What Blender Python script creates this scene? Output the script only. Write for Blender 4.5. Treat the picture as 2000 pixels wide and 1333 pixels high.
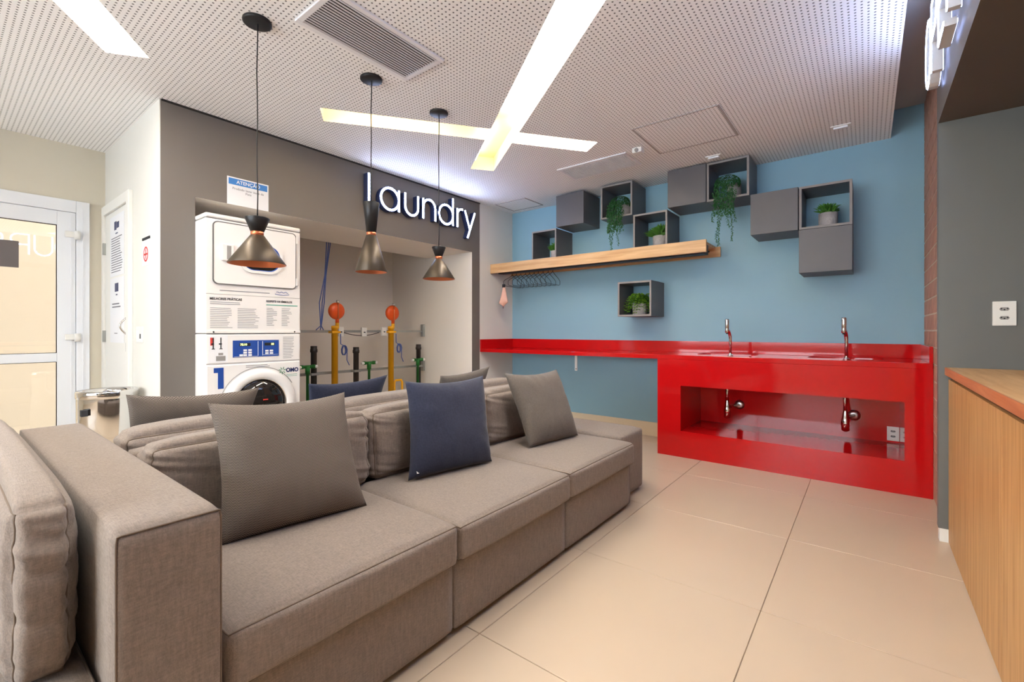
import bpy, bmesh, math, random
from mathutils import Vector, Matrix, noise as mnoise
R_ = math.radians
random.seed(7)
for o in list(bpy.data.objects): bpy.data.objects.remove(o)
SC = bpy.context.scene
COL = SC.collection

# ------------------------------------------------------------------ camera
cam_d = bpy.data.cameras.new('camera'); cam = bpy.data.objects.new('camera', cam_d); COL.objects.link(cam)
cam.location = (0, 0, 1.15); cam.rotation_euler = (R_(90), 0, R_(38))
cam_d.sensor_width = 36; cam_d.lens = 16; cam_d.shift_y = -0.01025; cam_d.clip_start = 0.02
SC.camera = cam
# ------------------------------------------------------------------ world and exposure
W = bpy.data.worlds.new('world'); SC.world = W; W.use_nodes = True
W.node_tree.nodes['Background'].inputs[0].default_value = (0.87, 0.93, 1.0, 1)
W.node_tree.nodes['Background'].inputs[1].default_value = 9.0
SC.view_settings.view_transform = 'Standard'; SC.view_settings.look = 'None'
SC.view_settings.gamma = 1.0; SC.view_settings.use_curve_mapping = False
SC.view_settings.exposure = 0.64
PANEL = 21.0      # radiance of the ceiling light panels

# ------------------------------------------------------------------ dimensions
H = 2.73; HU = 2.955          # perforated ceiling, slab above it
YB = 4.86                     # blue wall
XL = -3.79                    # dark laundry wall
XE = -5.34                    # entrance wall
YS = 0.962                    # side wall with the white door
XR = 0.356                    # brick wall
XF = 0.305                    # fascia and grey pier
XRR = 1.10                    # back of the right recess
YN = -3.2                     # wall behind the camera

# ------------------------------------------------------------------ material helpers
def _new(name):
    m = bpy.data.materials.new(name); m.use_nodes = True
    return m, m.node_tree.nodes, m.node_tree.links, m.node_tree.nodes['Principled BSDF']
def lin(c):
    return tuple(((v/255)/12.92 if v/255 <= .04045 else ((v/255+.055)/1.055)**2.4) for v in c) + (1,)
def mat(name, rgb, rough=.6, metal=0, var=.06, scale=6, bump=0, bscale=80, coat=0, spec=.5):
    m, n, l, b = _new(name)
    c = lin(rgb)
    tc = n.new('ShaderNodeTexCoord'); nz = n.new('ShaderNodeTexNoise'); nz.inputs['Scale'].default_value = scale
    nz.inputs['Detail'].default_value = 4
    l.new(tc.outputs['Object'], nz.inputs['Vector'])
    mx = n.new('ShaderNodeMix'); mx.data_type = 'RGBA'
    mx.inputs[6].default_value = tuple(v*(1-var) for v in c[:3])+(1,); mx.inputs[7].default_value = tuple(min(1, v*(1+var)) for v in c[:3])+(1,)
    l.new(nz.outputs['Fac'], mx.inputs[0]); l.new(mx.outputs[2], b.inputs['Base Color'])
    b.inputs['Roughness'].default_value = rough; b.inputs['Metallic'].default_value = metal
    b.inputs['Coat Weight'].default_value = coat; b.inputs['Specular IOR Level'].default_value = spec
    if bump:
        nb = n.new('ShaderNodeTexNoise'); nb.inputs['Scale'].default_value = bscale; nb.inputs['Detail'].default_value = 3
        l.new(tc.outputs['Object'], nb.inputs['Vector'])
        bp = n.new('ShaderNodeBump'); bp.inputs['Strength'].default_value = bump; bp.inputs['Distance'].default_value = .01
        l.new(nb.outputs['Fac'], bp.inputs['Height']); l.new(bp.outputs[0], b.inputs['Normal'])
    return m
def emit(name, rgb, strength):
    m, n, l, b = _new(name)
    b.inputs['Base Color'].default_value = (.8, .8, .8, 1)
    b.inputs['Emission Color'].default_value = lin(rgb); b.inputs['Emission Strength'].default_value = strength
    return m
def math_node(n, l, op, a, b=None):
    x = n.new('ShaderNodeMath'); x.operation = op
    for i, v in enumerate((a, b)):
        if v is None: continue
        if isinstance(v, (int, float)): x.inputs[i].default_value = v
        else: l.new(v, x.inputs[i])
    return x.outputs[0]
def perforated():
    m, n, l, b = _new('perforated_plasterboard')
    g = n.new('ShaderNodeNewGeometry'); s = n.new('ShaderNodeSeparateXYZ'); l.new(g.outputs['Position'], s.inputs[0])
    P = .0262
    def cell(o):
        f = math_node(n, l, 'FRACT', math_node(n, l, 'DIVIDE', math_node(n, l, 'ADD', o, 20.0), P))
        return math_node(n, l, 'POWER', math_node(n, l, 'SUBTRACT', f, .5), 2.0)
    d = math_node(n, l, 'SQRT', math_node(n, l, 'ADD', cell(s.outputs[0]), cell(s.outputs[1])))
    mr = n.new('ShaderNodeMapRange'); mr.inputs[1].default_value = .15; mr.inputs[2].default_value = .21
    l.new(d, mr.inputs[0])
    mx = n.new('ShaderNodeMix'); mx.data_type = 'RGBA'
    mx.inputs[6].default_value = (.16, .16, .165, 1); mx.inputs[7].default_value = lin((246, 246, 247))
    l.new(mr.outputs[0], mx.inputs[0]); l.new(mx.outputs[2], b.inputs['Base Color']); b.inputs['Roughness'].default_value = .8
    bp = n.new('ShaderNodeBump'); bp.inputs['Distance'].default_value = .004; bp.inputs['Strength'].default_value = .6
    l.new(mr.outputs[0], bp.inputs['Height']); l.new(bp.outputs[0], b.inputs['Normal'])
    return m
def wood(name, c1, c2, axis=0, rough=.45, stretch=14, scale=2.2):
    m, n, l, b = _new(name)
    tc = n.new('ShaderNodeNewGeometry'); mp = n.new('ShaderNodeMapping')
    sc = [stretch]*3; sc[axis] = 1.0
    mp.inputs['Scale'].default_value = sc; l.new(tc.outputs['Position'], mp.inputs['Vector'])
    nz = n.new('ShaderNodeTexNoise'); nz.inputs['Scale'].default_value = scale; nz.inputs['Detail'].default_value = 6; nz.inputs['Roughness'].default_value = .6
    nz.inputs['Distortion'].default_value = .4
    l.new(mp.outputs[0], nz.inputs['Vector'])
    cr = n.new('ShaderNodeValToRGB'); cr.color_ramp.elements[0].color = lin(c1); cr.color_ramp.elements[1].color = lin(c2)
    cr.color_ramp.elements[0].position = .35; cr.color_ramp.elements[1].position = .65
    l.new(nz.outputs['Fac'], cr.inputs[0]); l.new(cr.outputs[0], b.inputs['Base Color'])
    b.inputs['Roughness'].default_value = rough
    bp = n.new('ShaderNodeBump'); bp.inputs['Strength'].default_value = .12; bp.inputs['Distance'].default_value = .003
    l.new(nz.outputs['Fac'], bp.inputs['Height']); l.new(bp.outputs[0], b.inputs['Normal'])
    return m
def fabric(name, rgb, var=.22, thread=520):
    m, n, l, b = _new(name)
    tc = n.new('ShaderNodeTexCoord'); c = lin(rgb)
    outs = []
    for sc in ((thread, thread*.09, thread*.5), (thread*.09, thread, thread*.5), (thread*.3, thread*.3, thread*.05)):
        mp = n.new('ShaderNodeMapping'); mp.inputs['Scale'].default_value = sc
        l.new(tc.outputs['Object'], mp.inputs['Vector'])
        nz = n.new('ShaderNodeTexNoise'); nz.inputs['Scale'].default_value = 1; nz.inputs['Detail'].default_value = 2
        l.new(mp.outputs[0], nz.inputs['Vector']); outs.append(nz.outputs['Fac'])
    s = math_node(n, l, 'DIVIDE', math_node(n, l, 'ADD', math_node(n, l, 'ADD', outs[0], outs[1]), outs[2]), 3.0)
    mr = n.new('ShaderNodeMapRange'); mr.inputs[1].default_value = .36; mr.inputs[2].default_value = .64; l.new(s, mr.inputs[0])
    mx = n.new('ShaderNodeMix'); mx.data_type = 'RGBA'
    mx.inputs[6].default_value = tuple(v*(1-var) for v in c[:3])+(1,); mx.inputs[7].default_value = tuple(v*(1+var) for v in c[:3])+(1,)
    l.new(mr.outputs[0], mx.inputs[0]); l.new(mx.outputs[2], b.inputs['Base Color'])
    b.inputs['Roughness'].default_value = .9; b.inputs['Specular IOR Level'].default_value = .2
    b.inputs['Sheen Weight'].default_value = .15; b.inputs['Sheen Roughness'].default_value = .5
    bp = n.new('ShaderNodeBump'); bp.inputs['Strength'].default_value = .25; bp.inputs['Distance'].default_value = .002
    l.new(mr.outputs[0], bp.inputs['Height']); l.new(bp.outputs[0], b.inputs['Normal'])
    return m
def herringbone(name, dark, light, f=150.0):
    m, n, l, b = _new(name)
    tc = n.new('ShaderNodeTexCoord'); s = n.new('ShaderNodeSeparateXYZ'); l.new(tc.outputs['Object'], s.inputs[0])
    tri = math_node(n, l, 'PINGPONG', math_node(n, l, 'MULTIPLY', s.outputs[0], f), 1.0)
    v = math_node(n, l, 'FRACT', math_node(n, l, 'ADD', math_node(n, l, 'MULTIPLY', s.outputs[1], f*1.3), math_node(n, l, 'MULTIPLY', tri, 1.0)))
    v = math_node(n, l, 'PINGPONG', math_node(n, l, 'MULTIPLY', v, 2.0), 1.0)
    mr = n.new('ShaderNodeMapRange'); mr.inputs[1].default_value = .35; mr.inputs[2].default_value = .65; l.new(v, mr.inputs[0])
    mx = n.new('ShaderNodeMix'); mx.data_type = 'RGBA'; mx.inputs[6].default_value = lin(dark); mx.inputs[7].default_value = lin(light)
    l.new(mr.outputs[0], mx.inputs[0]); l.new(mx.outputs[2], b.inputs['Base Color']); b.inputs['Roughness'].default_value = .9
    b.inputs['Specular IOR Level'].default_value = .2
    bp = n.new('ShaderNodeBump'); bp.inputs['Strength'].default_value = .3; bp.inputs['Distance'].default_value = .002
    l.new(mr.outputs[0], bp.inputs['Height']); l.new(bp.outputs[0], b.inputs['Normal'])
    return m
def glass_pane(name, tint=(.97, .98, .98)):
    m, n, l, b = _new(name)
    n.remove(b); out = n['Material Output']
    fr = n.new('ShaderNodeFresnel'); fr.inputs[0].default_value = 1.6
    tr = n.new('ShaderNodeBsdfTransparent'); tr.inputs[0].default_value = tint+(1,)
    gl = n.new('ShaderNodeBsdfGlossy'); gl.inputs['Roughness'].default_value = .01
    mx = n.new('ShaderNodeMixShader'); l.new(fr.outputs[0], mx.inputs[0]); l.new(tr.outputs[0], mx.inputs[1]); l.new(gl.outputs[0], mx.inputs[2])
    l.new(mx.outputs[0], out.inputs[0])
    return m

M = dict(
    perf=perforated(), plaster=mat('ceiling_plaster', (240, 236, 228), .8, var=.02), slab=mat('slab_paint', (176, 170, 168), .8, var=.03),
    recess=mat('recess_cream_paint', (250, 236, 205), .7, var=.01),
    blue=mat('blue_wall_paint', (133, 173, 192), .55, var=.03, scale=2, bump=.05, bscale=160),
    dark=mat('taupe_wall_paint', (112, 106, 100), .5, var=.06, scale=1.5, bump=.04, bscale=120),
    white=mat('white_wall_paint', (222, 221, 215), .6, var=.02), beige=mat('beige_wall_paint', (214, 208, 192), .6, var=.02),
    niche=mat('niche_paint', (234, 228, 220), .7, var=.04, scale=1.5), grey=mat('grey_wall_paint', (104, 106, 104), .45, var=.04),
    soffit=mat('brown_soffit_paint', (92, 80, 72), .6, var=.04),
    skirting=mat('beige_skirting', (214, 198, 172), .4, var=.03),
    tile=mat('beige_porcelain', (194, 177, 156), .32, var=.035, scale=3, spec=.4), grout=mat('tile_grout', (158, 140, 122), .8),
    brick=mat('terracotta_brick', (186, 140, 120), .75, var=.3, scale=9, bump=.3, bscale=40), mortar=mat('pale_mortar', (206, 190, 172), .9),
    red=mat('red_quartz', (190, 16, 20), .07, var=.05, scale=40, spec=.45),
    oak=wood('oak_veneer', (190, 146, 98), (216, 178, 130), 0), oaky=wood('oak_worktop', (196, 150, 98), (218, 178, 128), 1),
    oakz=wood('oak_front', (176, 128, 76), (204, 160, 106), 2, stretch=22), oakedge=wood('reddish_edge', (176, 104, 66), (200, 130, 88), 1),
    charcoal=mat('charcoal_laminate', (90, 88, 90), .42, var=.05, scale=12), chedge=mat('charcoal_edge', (136, 130, 126), .5, var=.05),
    chrome=mat('polished_chrome', (216, 214, 212), .09, 1, var=.02), steel=mat('brushed_steel', (196, 196, 194), .3, 1, var=.04),
    zinc=mat('galvanised_steel', (170, 174, 172), .45, .8, var=.1),
    alu=mat('white_aluminium', (232, 236, 242), .35, var=.01), aludark=mat('grille_dark', (34, 34, 36), .7),
    aluvent=mat('white_slat', (232, 232, 236), .4, var=.02), gasket=mat('black_gasket', (40, 36, 34), .7),
    black=mat('matt_black_metal', (34, 34, 36), .42, .3, var=.05), bronze=mat('dark_bronze_metal', (84, 74, 62), .38, .55, var=.05),
    copper=mat('copper_lining', (214, 128, 90), .35, .85, var=.05),
    appl=mat('white_enamel', (238, 236, 234), .28, var=.01), applg=mat('grey_gap', (150, 148, 146), .6), seam=mat('dark_seam', (96, 94, 94), .7),
    blueprint=mat('blue_print', (30, 74, 158), .45, var=.03), navy=mat('navy_print', (20, 36, 92), .45), teal=mat('teal_print', (92, 170, 150), .5), green_p=mat('green_print', (46, 130, 84), .5),
    paper=mat('white_paper', (236, 238, 242), .7, var=.01), ink=mat('grey_ink', (120, 122, 130), .8), inkd=mat('dark_ink', (40, 42, 48), .8),
    pblue=mat('poster_blue', (60, 130, 206), .6), pred=mat('red_ink', (208, 60, 50), .6), rubber=mat('dark_rubber', (30, 30, 32), .6), plate=mat('dark_grey_sticker', (104, 98, 98), .6),
    darkglass=mat('dark_door_glass', (34, 30, 28), .06, var=.3, scale=5, coat=.5), lcd=emit('green_display', (200, 230, 30), .9),
    yellow=mat('yellow_pipe_paint', (240, 176, 20), .4, var=.06), orange=mat('orange_regulator', (226, 86, 22), .4, var=.08), blackp=mat('black_pipe', (40, 36, 34), .45),
    greenp=mat('green_pipe', (22, 108, 36), .45, var=.06), wireb=mat('blue_wire', (70, 96, 168), .5), whitep=mat('white_plastic', (232, 232, 228), .4, var=.01),
    sofa=fabric('taupe_linen_weave', (130, 119, 111)), navyf=fabric('navy_linen_weave', (46, 50, 68), .2, 420), greyf=fabric('grey_satin_weave', (100, 93, 87), .14, 460),
    herr=herringbone('grey_herringbone_weave', (64, 58, 56), (136, 126, 117)),
    piping=mat('seam_thread', (110, 96, 84), .9),
    leaf=mat('green_leaf', (74, 128, 44), .5, var=.35, scale=30), leafd=mat('dark_green_leaf', (46, 102, 48), .5, var=.35, scale=40), leafl=mat('lime_leaf', (116, 164, 44), .5, var=.35, scale=30),
    pot=mat('grey_concrete_pot', (168, 162, 160), .85, var=.25, scale=50, bump=.4, bscale=60), soil=mat('dark_soil', (48, 36, 28), .95, var=.3, scale=40),
    pink=mat('pink_cloth', (224, 176, 158), .9, var=.08), glass=glass_pane('clear_glass'),
    led=emit('warm_light_panel', (255, 250, 245), PANEL), led2=emit('warm_led_tape', (255, 234, 196), 20.0),
    sign=emit('cold_white_sign_face', (196, 212, 255), 24.0), sign2=emit('cold_white_letter_face', (186, 206, 255), 22.0), halo=emit('blue_white_back_light', (170, 190, 255), 5.0), signside=mat('navy_letter_side', (34, 44, 78), .5), signside2=mat('grey_letter_side', (206, 204, 202), .5),
    cream=mat('cream_outdoor_wall', (206, 192, 172), .9, var=.02), ground=mat('outdoor_paving', (190, 180, 165), .9),
)

# ------------------------------------------------------------------ object helpers
WL = {}
def tag(o, label=None, cat=None, group=None, kind=None):
    if label: o['label'] = label
    if cat: o['category'] = cat
    if group: o['group'] = group
    if kind: o['kind'] = kind
    return o
def thing(name, loc, label, cat, group=None):
    o = bpy.data.objects.new(name, None); COL.objects.link(o); o.location = loc; o.empty_display_size = .05
    WL[o] = Vector(loc)
    return tag(o, label, cat, group)
def put(name, me, m, parent=None, smooth=False, recenter=True, loc=None):
    """link a mesh given in world coordinates as one object with its origin at its own centre"""
    if recenter:
        vs = [v.co for v in me.vertices]
        c = Vector([(min(v[i] for v in vs)+max(v[i] for v in vs))/2 for i in range(3)])
        me.transform(Matrix.Translation(-c))
    else:
        c = Vector(loc or (0, 0, 0))
    for mm in (m if isinstance(m, (list, tuple)) else [m]): me.materials.append(mm)
    if smooth:
        for p in me.polygons: p.use_smooth = True
    o = bpy.data.objects.new(name, me); COL.objects.link(o)
    WL[o] = c
    if parent is not None: o.parent = parent; o.location = c-WL[parent]
    else: o.location = c
    return o
def bm_mesh(bm, name='m'):
    me = bpy.data.meshes.new(name); bm.normal_update(); bm.to_mesh(me); bm.free(); return me
def add_box(bm, lo, hi, bev=0, seg=2):
    r = bmesh.ops.create_cube(bm, size=1)
    for v in r['verts']:
        v.co = Vector([lo[i]+(v.co[i]+.5)*(hi[i]-lo[i]) for i in range(3)])
    if bev:
        es = list({e for v in r['verts'] for e in v.link_edges})
        bmesh.ops.bevel(bm, geom=es, offset=bev, segments=seg, profile=.5, affect='EDGES')
def box(name, lo, hi, m, parent=None, bev=0, seg=2):
    bm = bmesh.new(); add_box(bm, lo, hi, bev, seg); return put(name, bm_mesh(bm, name), m, parent)
def boxes(name, lst, m, parent=None, bev=0):
    bm = bmesh.new()
    for lo, hi in lst: add_box(bm, lo, hi, bev)
    return put(name, bm_mesh(bm, name), m, parent)
def add_tube(bm, pts, r, seg=8, caps=True):
    pts = [Vector(p) for p in pts]; rs = r if isinstance(r, (list, tuple)) else [r]*len(pts)
    rings = []; prev = None
    for i, p in enumerate(pts):
        d = (pts[min(i+1, len(pts)-1)]-pts[max(i-1, 0)]).normalized()
        if prev is None:
            a = d.orthogonal().normalized()
        else:
            a = (prev-d*prev.dot(d)); a = a.normalized() if a.length > 1e-6 else d.orthogonal().normalized()
        prev = a; b = d.cross(a)
        rings.append([bm.verts.new(p+(a*math.cos(t)+b*math.sin(t))*rs[i]) for t in [2*math.pi*k/seg for k in range(seg)]])
    for u, v in zip(rings, rings[1:]):
        for k in range(seg): bm.faces.new((u[k], u[(k+1) % seg], v[(k+1) % seg], v[k]))
    if caps:
        bm.faces.new(rings[0][::-1]); bm.faces.new(rings[-1])
def tube(name, pts, r, m, parent=None, seg=8):
    bm = bmesh.new(); add_tube(bm, pts, r, seg); return put(name, bm_mesh(bm, name), m, parent, smooth=True)
def add_lathe(bm, c, prof, axis='z', seg=32, close=False):
    """profile of (radius, height) revolved around an axis through c"""
    rings = []
    for r, h in prof:
        ring = []
        for k in range(seg):
            t = 2*math.pi*k/seg; a, b = r*math.cos(t), r*math.sin(t)
            p = {'z': (a, b, h), 'x': (h, a, b), 'y': (a, h, b)}[axis]
            ring.append(bm.verts.new(Vector(c)+Vector(p)))
        rings.append(ring)
    for u, v in zip(rings, rings[1:]):
        for k in range(seg): bm.faces.new((u[k], u[(k+1) % seg], v[(k+1) % seg], v[k]))
    if close:
        for ring in (rings[0], rings[-1]):
            try: bm.faces.new(ring)
            except ValueError: pass
    bmesh.ops.recalc_face_normals(bm, faces=bm.faces[:])
def lathe(name, c, prof, m, parent=None, axis='z', seg=32, close=False):
    bm = bmesh.new(); add_lathe(bm, c, prof, axis, seg, close); o = put(name, bm_mesh(bm, name), m, parent, smooth=True)
    return o
def prism(name, outline, lo, hi, axis, m, parent=None):
    """extrude a closed 2D outline; axis x: outline is (y, z); axis y: (x, z); axis z: (x, y)"""
    f = {'x': lambda p, h: (h, p[0], p[1]), 'y': lambda p, h: (p[0], h, p[1]), 'z': lambda p, h: (p[0], p[1], h)}[axis]
    bm = bmesh.new()
    a = [bm.verts.new(f(p, lo)) for p in outline]; b = [bm.verts.new(f(p, hi)) for p in outline]
    bm.faces.new(a); bm.faces.new(b[::-1]); n = len(a)
    for i in range(n): bm.faces.new((a[i], b[i], b[(i+1) % n], a[(i+1) % n]))
    bmesh.ops.recalc_face_normals(bm, faces=bm.faces[:])
    return put(name, bm_mesh(bm, name), m, parent)
def rrect(x0, y0, x1, y1, r, n=6):
    pts = []
    for cx, cy, a in ((x1-r, y1-r, 0), (x0+r, y1-r, 90), (x0+r, y0+r, 180), (x1-r, y0+r, 270)):
        for k in range(n+1):
            t = R_(a+90*k/n); pts.append((cx+r*math.cos(t), cy+r*math.sin(t)))
    return pts
def ring_prism(name, outer, inner, lo, hi, axis, m, parent=None):
    f = {'x': lambda p, h: (h, p[0], p[1]), 'y': lambda p, h: (p[0], h, p[1]), 'z': lambda p, h: (p[0], p[1], h)}[axis]
    bm = bmesh.new(); n = len(outer)
    L = [[bm.verts.new(f(p, h)) for p in o] for o in (outer, inner) for h in (lo, hi)]
    for i in range(n):
        j = (i+1) % n
        bm.faces.new((L[0][i], L[0][j], L[1][j], L[1][i])); bm.faces.new((L[2][i], L[2][j], L[3][j], L[3][i]))
        bm.faces.new((L[0][i], L[0][j], L[2][j], L[2][i])); bm.faces.new((L[1][i], L[1][j], L[3][j], L[3][i]))
    bmesh.ops.recalc_face_normals(bm, faces=bm.faces[:])
    return put(name, bm_mesh(bm, name), m, parent)
FACE = {'+x': (R_(90), 0, R_(90)), '-y': (R_(90), 0, 0), '-x': (R_(90), 0, R_(-90))}
def text(name, body, at, size, facing, m, parent=None, align='LEFT', extrude=.0006, bold=0.0, sx=1.0):
    c = bpy.data.curves.new(name, 'FONT'); c.body = body; c.size = size; c.extrude = extrude; c.align_x = align; c.offset = bold; c.resolution_u = 3
    o = bpy.data.objects.new(name, c); COL.objects.link(o)
    bpy.context.view_layer.update()
    me = bpy.data.meshes.new_from_object(o.evaluated_get(bpy.context.evaluated_depsgraph_get()))
    bpy.data.objects.remove(o); bpy.data.curves.remove(c)
    from mathutils import Euler
    me.transform(Matrix.Translation(at) @ Euler(FACE[facing]).to_matrix().to_4x4() @ Matrix.Diagonal((sx, 1, 1, 1)))
    me.materials.clear()
    return put(name, me, m, parent)
def boolean_cut(o, cutters):
    for i, c in enumerate(cutters):
        md = o.modifiers.new('b%d' % i, 'BOOLEAN'); md.object = c; md.operation = 'DIFFERENCE'; md.solver = 'EXACT'
    bpy.context.view_layer.update()
    me = bpy.data.meshes.new_from_object(o.evaluated_get(bpy.context.evaluated_depsgraph_get()))
    o.modifiers.clear(); o.data = me
    for c in cutters: bpy.data.objects.remove(c)

def struct(o, label, cat='wall'):
    return tag(o, label, cat, kind='structure')

# ------------------------------------------------------------------ structure: floor
fl = struct(box('floor', (XE-.05, YN-.05, -.12), (XRR+.05, YB+.1, -.004), M['grout']), 'beige porcelain tile floor with thin grout joints', 'floor')
tx0, ty0, TX, TY = -.345, 1.285, .815, .815
tme = None
def tile_mesh(w, d):
    bm = bmesh.new(); add_box(bm, (-w/2, -d/2, -.012), (w/2, d/2, 0), .0016, 1); return bm_mesh(bm, 'tile')
for i in range(-7, 3):
    for j in range(-6, 6):
        x0, x1 = tx0+i*TX+.0014, tx0+(i+1)*TX-.0014; y0, y1 = ty0+j*TY+.0014, ty0+(j+1)*TY-.0014
        x0, x1 = max(x0, XE), min(x1, XRR); y0, y1 = max(y0, YN), min(y1, YB)
        if x1-x0 < .03 or y1-y0 < .03: continue
        full = abs(x1-x0-TX) < .004 and abs(y1-y0-TY) < .004
        if full and tme is None: tme = tile_mesh(x1-x0, y1-y0); tme.materials.append(M['tile'])
        me = tme if full else tile_mesh(x1-x0, y1-y0)
        if not full: me.materials.append(M['tile'])
        o = bpy.data.objects.new('floor_tile', me); COL.objects.link(o); o.parent = fl
        o.location = Vector(((x0+x1)/2, (y0+y1)/2, 0))-WL[fl]

# ------------------------------------------------------------------ structure: ceiling with light slots
CE = box('ceiling', (XE, YN, H), (.15, YB, HU), [M['perf'], M['recess'], M['plaster']])
U = Vector((.8, -.6, 0)); V = Vector((.6, .8, 0))
def slot(p, q, w):                       # p, q: centre-line ends
    p, q = Vector(p), Vector(q); d = (q-p).normalized(); n = Vector((-d.y, d.x, 0))*w/2
    return [p+n, p-n, q-n, q+n]
P_END = Vector((-2.985, 3.345, 0)); L1 = [P_END, P_END+U*3.5]
C0, C1 = Vector((-3.145, 1.767, 0)), Vector((-1.87, 3.51, 0))
S0 = Vector((-3.345, .70, 0)); L2 = [S0, S0+U*3.3]
L3 = [Vector((-3.2, -1.5, 0)), Vector((-.4, -2.6, 0))]  # unseen slot, added for extra light from behind the camera
SLOTS = [slot(*L1, .23), slot(C0, C1, .21), slot(*L2, .21), slot(*L3, .23)]
DEP = .13
cut = []
for q in SLOTS:
    cut.append(prism('cutter', [(v.x, v.y) for v in q], H-.1, H+DEP, 'z', M['plaster']))
boolean_cut(CE, cut)
for p in CE.data.polygons:
    zc = p.center.z+WL[CE].z
    p.material_index = 0 if zc < H+.002 else (1 if zc < H+DEP+.01 and zc < HU-.02 and abs(p.center.x+WL[CE].x-.15) > .01 and abs(p.center.y+WL[CE].y-YB) > .01 and p.area < 2 else 2)
struct(CE, 'white perforated plasterboard ceiling with recessed light slots', 'ceiling')
struct(box('ceiling_upper', (XE-.05, YN-.05, HU), (XRR+.05, YB+.1, HU+.1), M['slab']), 'grey slab ceiling above the perforated panels', 'ceiling')
def panel(p, q, w, label, m='led'):
    c = slot(p, q, w)
    o = prism('ceiling_light', [(v.x, v.y) for v in c], H+DEP-.03, H+DEP-.004, 'z', M[m])
    return tag(o, label, 'ceiling light', 'recessed ceiling lights')
X0 = P_END+U*.93                                    # where the two slots cross
panel(P_END+U*1.04, L1[1]-U*.02, .21, 'long warm light panel in the ceiling slot running toward the top of the photo')
panel(Vector((-2.19, 2.90, 0)), C1-(C1-C0).normalized()*.02, .19, 'short warm light panel right of the ceiling slot crossing')
panel(L2[0]+U*.02, L2[1]-U*.02, .19, 'warm light panel in the slot over the entrance corner, top left')
d3 = (L3[1]-L3[0]).normalized()
panel(L3[0]+d3*.02, L3[1]-d3*.02, .21, 'warm light panel added in an unseen slot behind the camera')
# led tape hidden on the near edge of the unlit part of the cross
dC = (C1-C0).normalized(); nC = Vector((dC.y, -dC.x, 0))
def tape(p, q, label):
    o = tube('led_tape', [p, q], .009, M['led2']); return tag(o, label, 'led strip')
a = C0+dC*.05+nC*.09; b = C0+dC*.98+nC*.09
tape((a.x, a.y, H+.05), (b.x, b.y, H+.05), 'thin warm led strip inside the left arm of the ceiling cross')
a = P_END+U*.03-V*.10; b = P_END+U*.8-V*.10
a = P_END+U*.72+V*.0; 
tape((P_END+U*.78-V*.09).to_tuple()[:2]+(H+.06,), (P_END+U*.1-V*.09).to_tuple()[:2]+(H+.06,), 'thin warm led strip inside the lower end of the ceiling cross')

# ------------------------------------------------------------------ structure: walls
def wbox(name, lo, hi, m, label): return struct(box(name, lo, hi, M[m]), label)
def faced(name, lo, hi, mface, mside, label):       # box whose +x face has another paint
    o = box(name, lo, hi, [M[mside], M[mface]])
    for p in o.data.polygons:
        if p.normal.x > .9: p.material_index = 1
    return struct(o, label)
wbox('wall_far', (XE, YB, 0), (XRR+.05, YB+.1, HU), 'blue', 'blue painted far wall behind the red counter')
ZN = 2.105
faced('wall_laundry_header', (-4.6, YS+.1, ZN), (XL, 4.2, H), 'dark', 'niche', 'taupe wall above the laundry niche, under the lit sign')
faced('wall_laundry_left', (XL-.12, YS+.004, 0), (XL, 1.17, ZN), 'dark', 'niche', 'narrow taupe wall left of the stacked machines')
box_ = box('wall_laundry_corner', (XL-.12, YS+.004, ZN), (XL, YS+.1, H), [M['white'], M['dark']])
for p in box_.data.polygons:
    if p.normal.x > .9: p.material_index = 1
struct(box_, 'taupe wall strip at the corner above the machines')
faced('wall_laundry_right', (XE, 4.06, 0), (XL, 4.2, ZN), 'dark', 'niche', 'narrow taupe wall right of the laundry niche')
wbox('wall_niche_right_top', (XE, 4.06, ZN), (-4.6, 4.2, H), 'niche', 'pale upper wall at the right of the laundry niche')
wbox('wall_white', (XL-.12, 4.2, 0), (XL, YB, H), 'white', 'white wall strip between the lit sign and blue wall')
wbox('wall_niche_back', (XE-.1, YS+.1, 0), (XE+.01, 4.06, H), 'niche', 'pale wall at the back of the laundry niche')
wbox('wall_side', (XE, YS, 0), (XL-.002, YS+.1, H), 'white', 'white side wall holding the narrow white door')
# entrance wall around the glass door (opening y -.31...856, z 0..2.255)
EY0, EY1, EZ = -.34, .856, 2.255
wbox('wall_entrance_right', (XE-.12, EY1, 0), (XE, YS, H), 'beige', 'beige wall strip between glass door and corner')
wbox('wall_entrance_top', (XE-.12, EY0, EZ), (XE, EY1, H), 'beige', 'beige wall above the glass door')
wbox('wall_entrance_left', (XE-.12, YN, 0), (XE, EY0, H), 'beige', 'beige wall left of the glass door')
# behind the camera: wall; its wide window is added to let in daylight
WX0, WX1, WZ0, WZ1 = -4.2, -.2, .8, 2.4
for nm, lo, hi in (('a', (XE, YN-.1, 0), (WX0, YN, HU)), ('b', (WX1, YN-.1, 0), (XRR, YN, HU)), ('c', (WX0, YN-.1, 0), (WX1, YN, WZ0)), ('d', (WX0, YN-.1, WZ1), (WX1, YN, HU))):
    wbox('wall_rear', lo, hi, 'white', 'white wall behind the camera around an added wide window, piece '+{'a': 'left of it', 'b': 'right of it', 'c': 'below it', 'd': 'above it'}[nm])
wn = struct(boxes('added_window', [((WX0, YN-.08, WZ0), (WX0+.05, YN-.02, WZ1)), ((WX1-.05, YN-.08, WZ0), (WX1, YN-.02, WZ1)), ((WX0, YN-.08, WZ0), (WX1, YN-.02, WZ0+.05)), ((WX0, YN-.08, WZ1-.05), (WX1, YN-.02, WZ1)), ((-2.23, YN-.08, WZ0), (-2.17, YN-.02, WZ1))], M['alu']), 'unseen wide white framed window added behind the camera for daylight', 'window')
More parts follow.
